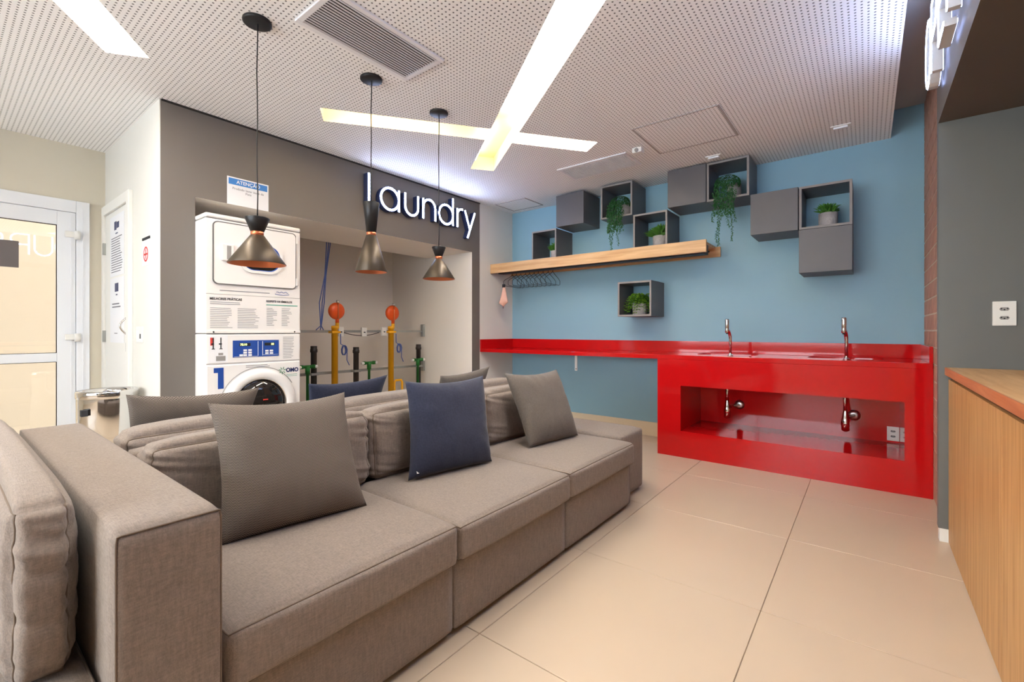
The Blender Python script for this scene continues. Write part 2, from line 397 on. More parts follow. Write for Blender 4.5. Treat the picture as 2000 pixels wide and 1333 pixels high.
box('added_window_pane', (WX0+.05, YN-.055, WZ0+.05), (-2.23, YN-.045, WZ1-.05), M['glass'], wn); box('added_window_pane', (-2.17, YN-.055, WZ0+.05), (WX1-.05, YN-.045, WZ1-.05), M['glass'], wn)
# right side: brick, grey pier, recess, soffit and fascia
bw = wbox('wall_brick', (XR+.0012, 3.462, 0), (XR+.1, YB, HU), 'mortar', 'reddish brown brick wall between blue wall and grey pier')
BH, BL = .115, .24
bme = {}
row = 0; z = 0.0
while z < HU-.02:
    z1 = min(z+BH, HU); y = 3.462-(row % 2)*BL/2
    while y < YB:
        a, b = max(y, 3.462)+.005, min(y+BL, YB)-.005
        if b-a > .02:
            key = (round(b-a, 3), round(z1-z, 3))
            if key not in bme:
                bm = bmesh.new(); add_box(bm, (-.011, -key[0]/2, -key[1]/2+.006), (.011, key[0]/2, key[1]/2-.006), .0015, 1)
                bme[key] = bm_mesh(bm, 'brick'); bme[key].materials.append(M['brick'])
            o = bpy.data.objects.new('brick', bme[key]); COL.objects.link(o); o.parent = bw
            o.location = Vector((XR+.009+random.uniform(-.0006, .0006), (a+b)/2, (z+z1)/2))-WL[bw]
        y += BL
    z += BH; row += 1
ZS = 2.285
wbox('wall_pier', (XF, 3.40, .07), (XRR, 3.46, ZS), 'grey', 'grey wall with power outlet at the end of the oak counter')
struct(box('baseboard_pier', (XF+.004, 3.395, 0), (XRR, 3.45, .07), M['whitep']), 'short white skirting under the grey wall', 'baseboard')
o = box('wall_fascia', (XF, YN, ZS), (XRR, 3.46, HU), [M['soffit'], M['dark']])
for p in o.data.polygons:
    if p.normal.x < -.9: p.material_index = 1
struct(o, 'brown soffit over the oak counter carrying the lit open sign')
wbox('wall_right', (XRR, YN, 0), (XRR+.08, 3.46, HU), 'grey', 'grey wall behind the oak counter')
struct(box('baseboard_far', (XL, YB-.014, 0), (-1.56, YB, .15), M['skirting'], bev=.002), 'beige skirting along the blue wall under the counter', 'baseboard')
struct(box('baseboard_white', (XL, 4.2, 0), (XL+.014, YB-.014, .15), M['skirting'], bev=.002), 'beige skirting on the white wall strip', 'baseboard')
# thin shadow gap trim under the ceiling along the dark wall
struct(box('trim_1', (XL, YS+.01, H-.012), (XL+.008, 4.2, H), M['gasket']), 'thin dark shadow gap trim over the taupe wall', 'trim')
# outdoors
struct(box('wall_outdoor', (-6.9, -6, -.2), (-6.7, 6, 5), M['cream']), 'cream outdoor wall seen through the glass door')
struct(box('skylight_blocker', (XE-.3, -6, 2.75), (XE-.12, 6, 4.6), M['cream']), 'unseen cream facade added above the glass door to block skylight')  # out of view, added to cut the skylight reaching the outdoor wall
struct(box('floor_outdoor', (-6.7, -6, -.25), (XE-.12, 6, -.13), M['ground']), 'pale paving outside the glass door', 'ground')

# ------------------------------------------------------------------ glass door
d1 = struct(thing('door_1', (XE, .26, 0), None, None), 'white framed glass entrance door with two panes', 'door')
boxes('door_frame', [((XE-.06, EY1-.085, 0), (XE+.022, EY1, EZ)), ((XE-.06, EY0, 0), (XE+.022, EY0+.085, EZ)), ((XE-.06, EY0+.085, EZ-.10), (XE+.022, EY1-.085, EZ))], M['alu'], d1, .003)
ly0, ly1, lz1 = EY0+.088, EY1-.088, EZ-.103
gy0, gy1, gz1 = ly0+.115, .655, 2.035
leaf = boxes('door_leaf', [((XE-.045, gy1, .01), (XE+.012, ly1, lz1)), ((XE-.045, ly0, .01), (XE+.012, gy0, lz1)), ((XE-.045, gy0, gz1), (XE+.012, gy1, lz1)), ((XE-.045, gy0, .889), (XE+.012, gy1, .962)), ((XE-.045, gy0, .01), (XE+.012, gy1, .14))], M['alu'], d1, .003)
g = .004
for nm, a, b in (('u', .962, gz1), ('l', .14, .889)):
    box('door_pane', (XE-.02, gy0, a), (XE-.014, gy1, b), M['glass'], d1)
    boxes('pane_gasket', [((XE-.013, gy0, a), (XE+.006, gy0+g, b)), ((XE-.013, gy1-g, a), (XE+.006, gy1, b)), ((XE-.013, gy0+g, a), (XE+.006, gy1-g, a+g)), ((XE-.013, gy0+g, b-g), (XE+.006, gy1-g, b))], M['gasket'], d1)
boxes('jamb_groove', [((XE+.022, EY1-.045, 0), (XE+.027, EY1-.037, EZ-.05)), ((XE+.012, ly1-.03, .02), (XE+.017, ly1-.022, lz1-.03))], M['alu'], d1)
for z in (1.96, 1.09):
    h = box('hinge', (XE+.012, .70, z-.02), (XE+.035, .80, z+.03), M['whitep'], d1, .006)
    lathe('hinge_pin', (XE+.04, .775, z), [(.02, -.035), (.02, .035)], M['whitep'], h, 'z', 14, True)
tag(box('door_sticker', (XE-.0135, .10, 1.653), (XE-.0125, .44, 1.865), M['plate']), 'dark grey rectangular sticker on the glass door pane', 'sticker')

# ------------------------------------------------------------------ narrow white door on the side wall
d2 = struct(thing('door_2', (-4.88, YS, 0), None, None), 'narrow white hinged door in the side wall', 'door')
boxes('door_frame', [((-5.32, YS-.03, 0), (-5.25, YS, 2.23)), ((-4.51, YS-.03, 0), (-4.44, YS, 2.23)), ((-5.25, YS-.03, 2.15), (-4.51, YS, 2.23))], M['whitep'], d2, .004)
lf = box('door_leaf', (-5.245, YS-.014, .01), (-4.515, YS, 2.145), M['whitep'], d2, .002)
for z in (1.86, 1.10): boxes('hinge', [((-5.262, YS-.034, z-.05), (-5.236, YS-.012, z+.05))], M['zinc'], d2)
hp = []
for k in range(9): t = math.pi*k/8; hp.append((-4.56, YS-.014-.04*math.sin(t), 1.25-.13*k/8))
tube('door_handle', hp, .007, M['chrome'], d2)
box('key_plate', (-4.57, YS-.018, .985), (-4.545, YS-.014, 1.055), M['zinc'], d2)
# notices on it
def strips(name, x0, x1, z0, n, dz, th, y, m, parent, rag=.25):
    bm = bmesh.new()
    for k in range(n):
        xe = x1-(x1-x0)*random.random()*rag
        add_box(bm, (x0, y-.0006, z0-k*dz-th), (xe, y, z0-k*dz))
    return put(name, bm_mesh(bm), M[m], parent)
yN = YS-.0165
n1 = thing('door_notice', (-4.85, yN, 1.8), 'long white notice sheet with rows of print, upper half of the narrow door', 'notice')
box('sheet', (-5.07, yN, 1.60), (-4.63, yN+.002, 2.10), M['paper'], n1)
boxes('emblem', [((-4.93, yN-.001, 1.98), (-4.86, yN, 2.05)), ((-4.85, yN-.001, 1.99), (-4.78, yN, 2.04)), ((-4.89, yN-.001, 1.945), (-4.82, yN, 1.955))], M['navy'], n1)
strips('printed_lines', -5.03, -4.67, 1.92, 15, .02, .007, yN, 'ink', n1)
n2 = thing('door_notice', (-4.85, yN, 1.3), 'white notice sheet with small emblem and block of print, lower half of the narrow door', 'notice')
box('sheet', (-5.07, yN, 1.05), (-4.63, yN+.002, 1.585), M['paper'], n2)
boxes('emblem', [((-4.91, yN-.001, 1.47), (-4.80, yN, 1.54)), ((-4.88, yN-.001, 1.44), (-4.83, yN, 1.45))], M['navy'], n2)
strips('printed_lines', -5.0, -4.7, 1.375, 2, .025, .01, yN, 'ink', n2)
strips('printed_lines', -4.93, -4.80, 1.13, 1, .02, .006, yN, 'ink', n2)
sg = thing('safety_sign', (-4.09, YS, 1.73), 'small white sign with red round symbol on the white side wall', 'sign')
box('sheet', (-4.18, YS-.004, 1.62), (-4.0, YS, 1.80), M['paper'], sg)
ring_prism('symbol_ring', [(-4.09+.055*math.cos(t*math.pi/12), 1.70+.055*math.sin(t*math.pi/12)) for t in range(24)], [(-4.09+.042*math.cos(t*math.pi/12), 1.70+.042*math.sin(t*math.pi/12)) for t in range(24)], YS-.0055, YS-.004, 'y', M['pred'], sg)
boxes('symbol_bar', [((-4.125, YS-.0055, 1.692), (-4.055, YS-.004, 1.706)), ((-4.097, YS-.0055, 1.665), (-4.083, YS-.004, 1.735))], M['pred'], sg)
box('header', (-4.18, YS-.0055, 1.805), (-4.0, YS, 1.822), M['inkd'], sg)
sw = thing('light_switch', (-4.24, YS, 1.12), 'white light switch plate on the white side wall', 'switch')
box('plate', (-4.315, YS-.01, 1.06), (-4.165, YS, 1.18), M['whitep'], sw, .003); box('rocker', (-4.29, YS-.014, 1.09), (-4.24, YS-.01, 1.15), M['paper'], sw, .002); box('slot', (-4.215, YS-.012, 1.09), (-4.195, YS-.01, 1.125), M['inkd'], sw)

# ------------------------------------------------------------------ stroke letters (lit signs)
def arc(cx, cy, r, a0, a1, n=18, ry=None):
    ry = ry or r
    return [(cx+r*math.cos(R_(a0+(a1-a0)*k/n)), cy+ry*math.sin(R_(a0+(a1-a0)*k/n))) for k in range(n+1)]
def ribbon(bm, pts, w, to3, d0, d1):
    n = len(pts); closed = (Vector(pts[0])-Vector(pts[-1])).length < 1e-5
    if closed: pts = pts[:-1]; n -= 1
    Lf, Rt = [], []
    for i in range(n):
        p = Vector(pts[i])
        a = Vector(pts[i-1]) if (i > 0 or closed) else p; c = Vector(pts[(i+1) % n]) if (i < n-1 or closed) else p
        d1_, d2_ = (p-a), (c-p)
        d1_ = d1_.normalized() if d1_.length > 1e-9 else d2_.normalized(); d2_ = d2_.normalized() if d2_.length > 1e-9 else d1_
        t = (d1_+d2_)
        t = t.normalized() if t.length > 1e-6 else d1_
        nn = Vector((-t.y, t.x)); k = max(.5, nn.dot(Vector((-d1_.y, d1_.x))))
        Lf.append(p+nn*w/2/k); Rt.append(p-nn*w/2/k)
    q = [[bm.verts.new(to3(p, d)) for p in s] for s in (Lf, Rt) for d in (d0, d1)]
    for i in range(n if closed else n-1):
        j = (i+1) % n
        for A, B in ((q[0], q[1]), (q[2], q[3]), (q[0], q[2]), (q[1], q[3])): bm.faces.new((A[i], A[j], B[j], B[i]))
    if not closed:
        for i in (0, n-1): bm.faces.new((q[0][i], q[1][i], q[3][i], q[2][i]))
def letter(parent, strokes, to3, w, depth, side, face, fw=.8, halo=None):
    bm = bmesh.new(); gap = .016 if halo else 0
    for s in strokes: ribbon(bm, s, w, to3, gap, depth)
    bmesh.ops.recalc_face_normals(bm, faces=bm.faces[:]); o = put('letter', bm_mesh(bm), M[side], parent)
    bm = bmesh.new()
    for s in strokes: ribbon(bm, s, w*fw, to3, depth, depth+.004)
    bmesh.ops.recalc_face_normals(bm, faces=bm.faces[:]); put('letter_face', bm_mesh(bm), M[face], o)
    if halo:                                     # backlit: led strip behind the letter, off the wall
        bm = bmesh.new()
        for s in strokes: ribbon(bm, s, w*.4, to3, gap-.003, gap)
        bmesh.ops.recalc_face_normals(bm, faces=bm.faces[:]); put('back_light', bm_mesh(bm), M[halo], o)
xh = .215; r = xh/2
GL = {'L': [[(0, .30), (0, 0), (.095, 0)]], 'a': [arc(r, r, r, 0, 360, 28), [(2*r, xh), (2*r, 0)]],
      'u': [[(0, xh)]+arc(.085, .085, .085, 180, 360, 16)+[(.17, xh)]], 'n': [[(0, 0), (0, xh)], [(0, .10)]+arc(.085, xh-.085, .085, 180, 0, 16)+[(.17, 0)]],
      'd': [arc(r, r, r, 0, 360, 28), [(2*r, .31), (2*r, 0)]], 'r': [[(0, 0), (0, xh)], arc(.075, xh-.075, .075, 180, 80, 10)],
      'y': [[(0, xh), (.085, .0)], [(.17, xh), (.045, -.10)]]}
ls = thing('laundry_sign', (XL, 3.3, 2.35), 'white glowing neon style sign reading Laundry on the taupe wall', 'sign')
for ch, y in zip('Laundry', (2.565, 2.70, 2.995, 3.235, 3.46, 3.745, 3.87)):
    letter(ls, GL[ch], lambda p, d, y=y: (XL+.002+d, y+p[0], 2.345+p[1]), .031, .062, 'signside', 'sign', .62)
cw, chh = .235, .325
GO = {'O': [arc(cw/2, chh/2, cw/2, 0, 360, 30, chh/2)], 'P': [[(0, 0), (0, chh), (.12, chh)]+arc(.12, chh-.085, .085, 90, -90, 12)+[(0, chh-.17)]],
      'E': [[(.18, chh), (0, chh), (0, 0), (.18, 0)], [(0, chh/2), (.15, chh/2)]], 'N': [[(0, 0), (0, chh), (.2, 0), (.2, chh)]],
      'H': [[(0, 0), (0, chh)], [(.2, 0), (.2, chh)], [(0, chh/2), (.2, chh/2)]], 'U': [[(0, chh)]+arc(.105, .105, .105, 180, 360, 14)+[(.21, chh)]],
      'R': [[(0, 0), (0, chh), (.12, chh)]+arc(.12, chh-.085, .085, 90, -90, 12)+[(0, chh-.17)], [(.12, chh-.17), (.2, 0)]],
      'S': [arc(.1, chh-.085, .085, 40, 270, 12)+arc(.1, .08, .08, 90, -140, 12)]}
os_ = thing('open_hours_sign', (XF, 2.0, 2.4), 'white glowing OPEN HOURS letter sign on the fascia above the oak counter', 'sign')
yy = 3.30
for ch in 'OPEN HOURS':
    if ch == ' ': yy -= .36; continue
    letter(os_, GO[ch], lambda p, d, y=yy: (XF-.002-d, y-p[0], 2.415+p[1]), .030, .055, 'signside2', 'sign2', .5, 'halo')
    yy -= .275

# ------------------------------------------------------------------ ceiling fittings
def grille(name, x0, x1, y0, y1, label, nslat, cross=0, sw=1.0):
    t = thing(name, ((x0+x1)/2, (y0+y1)/2, H), label, 'vent')
    w = .028; zb, zt = H-.012, H-.0005
    boxes('frame', [((x0, y0, zb), (x0+w, y1, zt)), ((x1-w, y0, zb), (x1, y1, zt)), ((x0+w, y0, zb), (x1-w, y0+w, zt)), ((x0+w, y1-w, zb), (x1-w, y1, zt))], M['aluvent'], t, .002)
    box('backing', (x0+w, y0+w, H-.0022), (x1-w, y1-w, H-.0008), M['aludark'], t)
    n = nslat; st = (x1-x0-2*w)/n
    bm = bmesh.new(); add_box(bm, (-.0042*sw, -(y1-y0)/2+w, -.003), (.0042*sw, (y1-y0)/2-w, .003)); 
    bmesh.ops.rotate(bm, verts=bm.verts[:], cent=(0, 0, 0), matrix=Matrix.Rotation(R_(28), 3, 'Y'))
    me = bm_mesh(bm, 'slat'); me.materials.append(M['aluvent'])
    for k in range(n):
        o = bpy.data.objects.new('slat', me); COL.objects.link(o); o.parent = t
        o.location = Vector((x0+w+st*(k+.5), (y0+y1)/2, H-.010))-WL[t]
    if cross:
        bm = bmesh.new(); add_box(bm, (-(x1-x0)/2+w, -.003, -.004), ((x1-x0)/2-w, .003, .004)); me2 = bm_mesh(bm, 'cross_bar'); me2.materials.append(M['aluvent'])
        for k in range(cross):
            o = bpy.data.objects.new('cross_bar', me2); COL.objects.link(o); o.parent = t
            o.location = Vector(((x0+x1)/2, y0+w+(y1-y0-2*w)*(k+.5)/cross, H-.009))-WL[t]
    return t
grille('air_grille', -2.29, -1.94, 1.14, 1.845, 'long slatted air conditioning grille in the ceiling between pendants and light slot', 15)
grille('return_air_grille', -2.40, -1.685, 3.785, 4.145, 'egg crate return air grille in the ceiling above the cube shelves', 26, 11, .8)
def hatch(x0, x1, y0, y1, label):
    t = thing('ceiling_hatch', ((x0+x1)/2, (y0+y1)/2, H), label, 'access panel', 'ceiling access panels')
    w = .012
    boxes('frame', [((x0, y0, H-.006), (x0+w, y1, H-.0003)), ((x1-w, y0, H-.006), (x1, y1, H-.0003)), ((x0+w, y0, H-.006), (x1-w, y0+w, H-.0003)), ((x0+w, y1-w, H-.006), (x1-w, y1, H-.0003))], M['slab'], t)
    box('panel', (x0+w+.004, y0+w+.004, H-.004), (x1-w-.004, y1-w-.004, H-.0005), M['perf'], t)
hatch(-1.462, -.817, 3.386, 4.012, 'large square perforated access panel in the ceiling over the red counter')
hatch(-3.68, -3.21, 4.356, 4.745, 'small perforated access panel in the ceiling corner by the blue wall')
for x, y, lb in ((-.164, 4.329, 'small white ceiling fixture above the red counter, near the right end'), (-1.098, 4.371, 'small white ceiling fixture beside the trailing plant cube')):
    t = thing('ceiling_fixture', (x, y, H), lb, 'ceiling fixture', 'small white ceiling fixtures')
    box('base', (x-.065, y-.03, H-.008), (x+.065, y+.03, H-.0003), M['whitep'], t, .002); box('lens', (x-.045, y-.016, H-.022), (x+.045, y+.016, H-.008), M['paper'], t, .003)
t = thing('motion_sensor', (-1.566, 3.785, H), 'white box shaped sensor on the ceiling by the grille', 'sensor')
box('body', (-1.61, 3.745, H-.045), (-1.525, 3.825, H-.0003), M['whitep'], t, .008); lathe('lens', (-1.567, 3.745, H-.026), [(.018, .004), (.016, -.008), (.006, -.012)], M['applg'], t, 'y', 16)

# ------------------------------------------------------------------ pendant lamps
def pendant(x, y, zt, zw, zb, rt, rw, rb, label):
    t = thing('pendant_lamp', (x, y, H), label, 'pendant lamp', 'hourglass pendant lamps')
    lathe('canopy', (x, y, H), [(.001, -.016), (.06, -.016), (.067, -.012), (.067, -.0005)], M['black'], t, 'z', 32, True)
    pts = [(x+.003*math.sin(k*1.3), y+.003*math.cos(k*1.7), H-.014-(H-.014-zt)*k/8) for k in range(9)]
    tube('cord', pts, .0032, M['black'], t, 6)
    lathe('upper_shade', (x, y, 0), [(.006, zt+.001), (rt, zt), (rt+.001, zt-.004), (rw, zw+.01), (rw-.004, zw+.01)], M['black'], t)
    lathe('collar', (x, y, 0), [(rw-.003, zw+.01), (rw-.001, zw+.009), (rw-.001, zw-.009), (rw-.003, zw-.01)], M['copper'], t)
    lathe('lower_shade', (x, y, 0), [(rw-.003, zw-.009), (rw+.001, zw-.01), (rb, zb), (rb-.001, zb-.002)], M['bronze'], t, seg=48)
    lathe('shade_lining', (x, y, 0), [(rw-.004, zw-.012), (rb-.002, zb-.0015), (rb-.001, zb-.002)], M['copper'], t, seg=48)
    lathe('bulb', (x, y, 0), [(.002, zw-.02), (.02, zw-.03), (.03, zw-.07), (.018, zw-.095), (.001, zw-.10)], M['whitep'], t, seg=16)
pendant(-2.455, 1.03, 1.725, 1.645, 1.49, .056, .031, .134, 'widest hourglass pendant lamp, in front of the stacked machines')
pendant(-2.449, 1.703, 1.95, 1.755, 1.518, .049, .030, .097, 'tall slim hourglass pendant lamp, middle of the row of three')
pendant(-2.448, 2.272, 1.755, 1.678, 1.525, .049, .026, .116, 'hourglass pendant lamp nearest the blue wall')

# ------------------------------------------------------------------ notice above the machines
pt = thing('attention_poster', (XL, 1.515, 2.2), 'white poster with blue header reading ATENÇÃO above the dryer', 'poster')
box('sheet', (XL+.0005, 1.375, 2.105), (XL+.002, 1.675, 2.315), M['paper'], pt)
box('header_band', (XL+.002, 1.385, 2.258), (XL+.003, 1.665, 2.305), M['pblue'], pt, .0003)
text('header_text', 'ATENÇÃO', (XL+.0032, 1.525, 2.270), .036, '+x', M['paper'], pt, 'CENTER', bold=.0006)
text('body_text', 'Proibido lavar itens de\nPets', (XL+.0022, 1.525, 2.222), .025, '+x', M['ink'], pt, 'CENTER')

# ------------------------------------------------------------------ stacked dryer and washer
MX, MY0, MY1, MB = -3.60, 1.172, 1.838, -4.25
dr = thing('tumble_dryer', ((MX+MB)/2, 1.505, 1.125), 'white tumble dryer stacked on top of the washing machine', 'dryer')
box('cabinet', (MB, MY0, 1.130), (MX, MY1, 1.935), M['appl'], dr, .006)
box('top_cover', (MB, MY0-.002, 1.938), (MX+.004, MY1+.002, 1.972), M['appl'], dr, .012, 3)
box('seam', (MB+.01, MY0+.002, 1.9345), (MX-.002, MY1-.002, 1.9385), M['seam'], dr)
dd = prism('door', rrect(1.218, 1.482, 1.795, 1.915, .03), MX, MX+.012, 'x', M['appl'], dr)
ring_prism('door_gap', rrect(1.214, 1.478, 1.799, 1.919, .033), rrect(1.219, 1.483, 1.794, 1.914, .03), MX, MX+.0135, 'x', M['seam'], dr)
win_o = rrect(1.375, 1.575, 1.69, 1.81, .10, 8); win_i = rrect(1.395, 1.595, 1.67, 1.79, .085, 8)
ring_prism('window_bezel', win_o, win_i, MX+.012, MX+.024, 'x', M['appl'], dd)
prism('window_glass', win_i, MX+.012, MX+.016, 'x', M['darkglass'], dd)
ring_prism('window_gasket', win_i, rrect(1.402, 1.602, 1.663, 1.783, .08, 8), MX+.016, MX+.019, 'x', M['blueprint'], dd)
box('handle', (MX+.012, 1.265, 1.645), (MX+.026, 1.345, 1.765), M['appl'], dd, .006)
box('handle_recess', (MX+.026, 1.297, 1.655), (MX+.0265, 1.325, 1.752), M['applg'], dd)
for z in (1.87, 1.535): box('door_hinge', (MX+.006, 1.797, z-.03), (MX+.016, 1.81, z+.03), M['appl'], dr, .002)
box('panel_seam', (MX, MY0+.001, 1.4055), (MX+.001, MY1-.001, 1.4085), M['applg'], dr)
box('base_lip', (MX, MY0, 1.130), (MX+.006, MY1, 1.15), M['appl'], dr, .002)
for y in (1.22, 1.79): lathe('screw', (MX+.006, y, 1.14), [(.006, 0), (.005, .002)], M['inkd'], dr, 'x', 10, True)
text('heading_text', 'MELHORES PRÁTICAS', (MX+.0012, 1.197, 1.366), .025, '+x', M['inkd'], dr, bold=.0004, sx=.86)
text('heading_text', 'RESPEITE OS SÍMBOLOS', (MX+.0012, 1.575, 1.366), .022, '+x', M['inkd'], dr, bold=.0003, sx=.86)
box('green_rule', (MX+.0005, 1.575, 1.342), (MX+.0015, 1.815, 1.349), M['teal'], dr)
def lines(name, y0, y1, z0, n, dz, th, x, m, parent, rag=.3):
    bm = bmesh.new()
    for k in range(n):
        add_box(bm, (x, y0, z0-k*dz-th), (x+.0006, y1-(y1-y0)*random.random()*rag, z0-k*dz))
    return put(name, bm_mesh(bm), M[m], parent)
lines('printed_lines', 1.2, 1.47, 1.352, 2, .012, .0035, MX+.0006, 'ink', dr)
lines('printed_lines', 1.2, 1.345, 1.31, 12, .0125, .003, MX+.0006, 'ink', dr)
lines('printed_lines', 1.375, 1.535, 1.31, 12, .0125, .003, MX+.0006, 'ink', dr)
lines('printed_lines', 1.578, 1.66, 1.322, 11, .013, .003, MX+.0006, 'ink', dr, .5)
lines('printed_lines', 1.69, 1.77, 1.322, 11, .013, .003, MX+.0006, 'ink', dr, .5)
lines('brand_line', 1.26, 1.60, 1.437, 1, .02, .005, MX+.0006, 'ink', dr, 0)
bm = bmesh.new(); add_tube(bm, [(MX+.002, 1.64+.006*k, 1.432-.006*math.sin(k*math.pi/18)) for k in range(19)], .0022, 5); add_tube(bm, [(MX+.002, 1.65+.006*k, 1.446+.004*math.sin(k*1.2)) for k in range(16)], .002, 5)
put('script_logo', bm_mesh(bm), M['blueprint'], dr)
wm = thing('washing_machine', ((MX+MB)/2, 1.505, 0), 'white front loading washing machine marked 1 under the dryer', 'washing machine')
box('cabinet', (MB, MY0, .02), (MX-.005, MY1, 1.126), M['appl'], wm, .008)
cp = box('control_panel', (MX-.02, MY0+.003, .915), (MX+.004, MY1-.003, 1.122), M['appl'], wm, .006)
box('front_panel', (MX-.02, MY0+.002, .06), (MX+.004, MY1-.002, .908), M['appl'], wm, .008)
box('plinth', (MB+.03, MY0+.02, 0), (MX-.04, MY1-.02, .06), M['applg'], wm)
CX = MX+.0045
di = box('display_panel', (CX-.001, 1.342, .955), (CX+.002, 1.666, 1.078), M['blueprint'], cp)
for a, b, c, d in ((1.385, 1.46, 1.036, 1.058), (1.56, 1.635, 1.036, 1.058)): box('screen', (CX+.002, a, c), (CX+.003, b, d), M['rubber'], di)
text('display_digits', '7E:10', (CX+.0032, 1.39, 1.040), .021, '+x', M['lcd'], di, bold=.0008)
text('display_digits', '88', (CX+.0032, 1.608, 1.040), .021, '+x', M['lcd'], di, bold=.0008)
for y, z in ((1.385, .963), (1.412, .963), (1.412, .981), (1.412, .999), (1.445, .963), (1.445, .981), (1.445, .999), (1.565, .972), (1.565, .99), (1.598, .972), (1.598, .99)):
    box('button', (CX+.002, y, z), (CX+.004, y+.024, z+.013), M['paper'], di)
boxes('panel_outline', [((CX+.002, 1.512, .962), (CX+.0026, 1.515, 1.07)), ((CX+.002, 1.545, .962), (CX+.0026, 1.548, 1.07)), ((CX+.002, 1.35, .958), (CX+.0026, 1.512, .96)), ((CX+.002, 1.548, .966), (CX+.0026, 1.66, .968))], M['paper'], di)
lines('printed_lines', 1.70, 1.79, 1.10, 14, .0125, .003, CX-.0004, 'ink', cp)
box('guide_label', (CX-.001, 1.188, .925), (CX+.0004, 1.31, 1.115), M['paper'], cp)
boxes('red_tap_picture', [((CX+.0004, 1.20, 1.045), (CX+.0012, 1.222, 1.10))], M['pred'], cp)
boxes('tap_picture', [((CX+.0012, 1.214, 1.02), (CX+.002, 1.221, 1.10)), ((CX+.0012, 1.205, 1.05), (CX+.002, 1.222, 1.06)), ((CX+.0012, 1.208, 1.018), (CX+.002, 1.228, 1.023)), ((CX+.0004, 1.262, 1.02), (CX+.0012, 1.269, 1.10)), ((CX+.0004, 1.253, 1.05), (CX+.0012, 1.272, 1.06)), ((CX+.0004, 1.256, 1.018), (CX+.0012, 1.276, 1.023))], M['inkd'], cp)
boxes('soap_picture', [((CX+.0004, 1.235, .935), (CX+.0009, 1.295, .97)), ((CX+.0004, 1.25, .975), (CX+.0009, 1.28, .992))], M['applg'], cp)
prism('number_one', [(1.221, .887), (1.283, .887), (1.283, .738), (1.247, .738), (1.247, .852), (1.221, .852)], CX-.001, CX+.001, 'x', M['blueprint'], wm)
text('logo_text', 'OMO', (CX+.0005, 1.722, .825), .044, '+x', M['navy'], wm, bold=.0018, sx=.92)
bm = bmesh.new()
for k, a in enumerate((20, 70, 120, 165, 215, 265, 315)):
    ca, sa = math.cos(R_(a)), math.sin(R_(a))
    add_tube(bm, [(CX+.001, 1.695+.008*ca, .838+.008*sa), (CX+.001, 1.695+.018*ca, .838+.018*sa), (CX+.001, 1.695+.03*ca, .838+.03*sa)], [.001, .0034, .001], 6)
put('splash_logo', bm_mesh(bm), M['green_p'], wm)
lines('logo_caption', 1.725, 1.815, .806, 2, .012, .003, CX-.0004, 'teal', wm, .1)
lines('printed_lines', 1.43, 1.6, .893, 2, .012, .0035, CX-.0004, 'ink', wm, .2)
cy, cz = 1.53, .60
wd = lathe('door', (MX, cy, cz), [(.262, .004), (.258, .022), (.235, .034), (.205, .036), (.186, .026), (.182, .012)], M['appl'], wm, 'x', 56)
lathe('door_ring', (MX, cy, cz), [(.188, .027), (.18, .022), (.176, .012), (.172, .010)], M['chrome'], wd, 'x', 56)
lathe('door_glass', (MX, cy, cz), [(.176, .010), (.15, .030), (.10, .044), (.05, .050), (.001, .052)], M['darkglass'], wd, 'x', 48)
bm = bmesh.new(); add_tube(bm, [(MX+.004, cy+.275*math.cos(R_(a)), cz+.275*math.sin(R_(a))) for a in range(30, 176, 5)], .003, 6)
put('door_arch_line', bm_mesh(bm), M['applg'], wm)
box('detergent_pictogram', (MX+.052, cy+.0, cz+.03), (MX+.055, cy+.035, cz+.038), M['pred'], wd)

# ------------------------------------------------------------------ pipework in the niche
XP = -4.62
def rail(z, label):
    t = thing('strut_rail', (XP-.05, 3.0, z), label, 'rail', 'galvanised strut rails in the niche')
    box('channel', (XP-.07, 1.25, z-.014), (XP-.045, 4.055, z+.014), M['zinc'], t)
    box('end_bracket', (XP-.075, 4.03, z-.07), (XP-.02, 4.059, z+.09), M['zinc'], t, .003)
rail(1.14, 'upper galvanised rail across the laundry niche'); rail(.685, 'lower galvanised rail across the laundry niche')
for y, lb in ((2.745, 'left yellow gas riser pipe with orange regulator, in the niche'), (3.495, 'right yellow gas riser pipe with orange regulator, in the niche')):
    t = thing('gas_pipe', (XP, y, 0), lb, 'pipe', 'yellow gas pipes in the niche')
    lathe('pipe', (XP, y, 0), [(.034, 0), (.034, 1.17), (.037, 1.17), (.037, 1.20), (.012, 1.205)], M['yellow'], t, 'z', 20, True)
    lathe('valve', (XP, y+.03, 0), [(.02, 1.17), (.02, 1.235), (.014, 1.24)], M['yellow'], t, 'z', 12, True)
    rg = lathe('regulator', (XP, y+.02, 1.365), [(.001, .035), (.05, .034), (.088, .02), (.094, .006), (.094, -.006), (.088, -.02), (.05, -.034), (.001, -.035)], M['orange'], t, 'x', 36)
    lathe('regulator_neck', (XP, y+.03, 0), [(.02, 1.235), (.02, 1.29)], M['orange'], rg, 'z', 12, True)
    lathe('regulator_bar', (XP+.038, y+.02, 0), [(.008, 1.28), (.008, 1.455)], M['copper'], rg, 'z', 10, True)
    lathe('regulator_cap', (XP+.01, y+.03, 0), [(.018, 1.455), (.018, 1.485)], M['steel'], rg, 'z', 12, True)
    box('pipe_clamp', (XP-.045, y-.05, 1.12), (XP+.038, y+.05, 1.145), M['yellow'], t, .004)
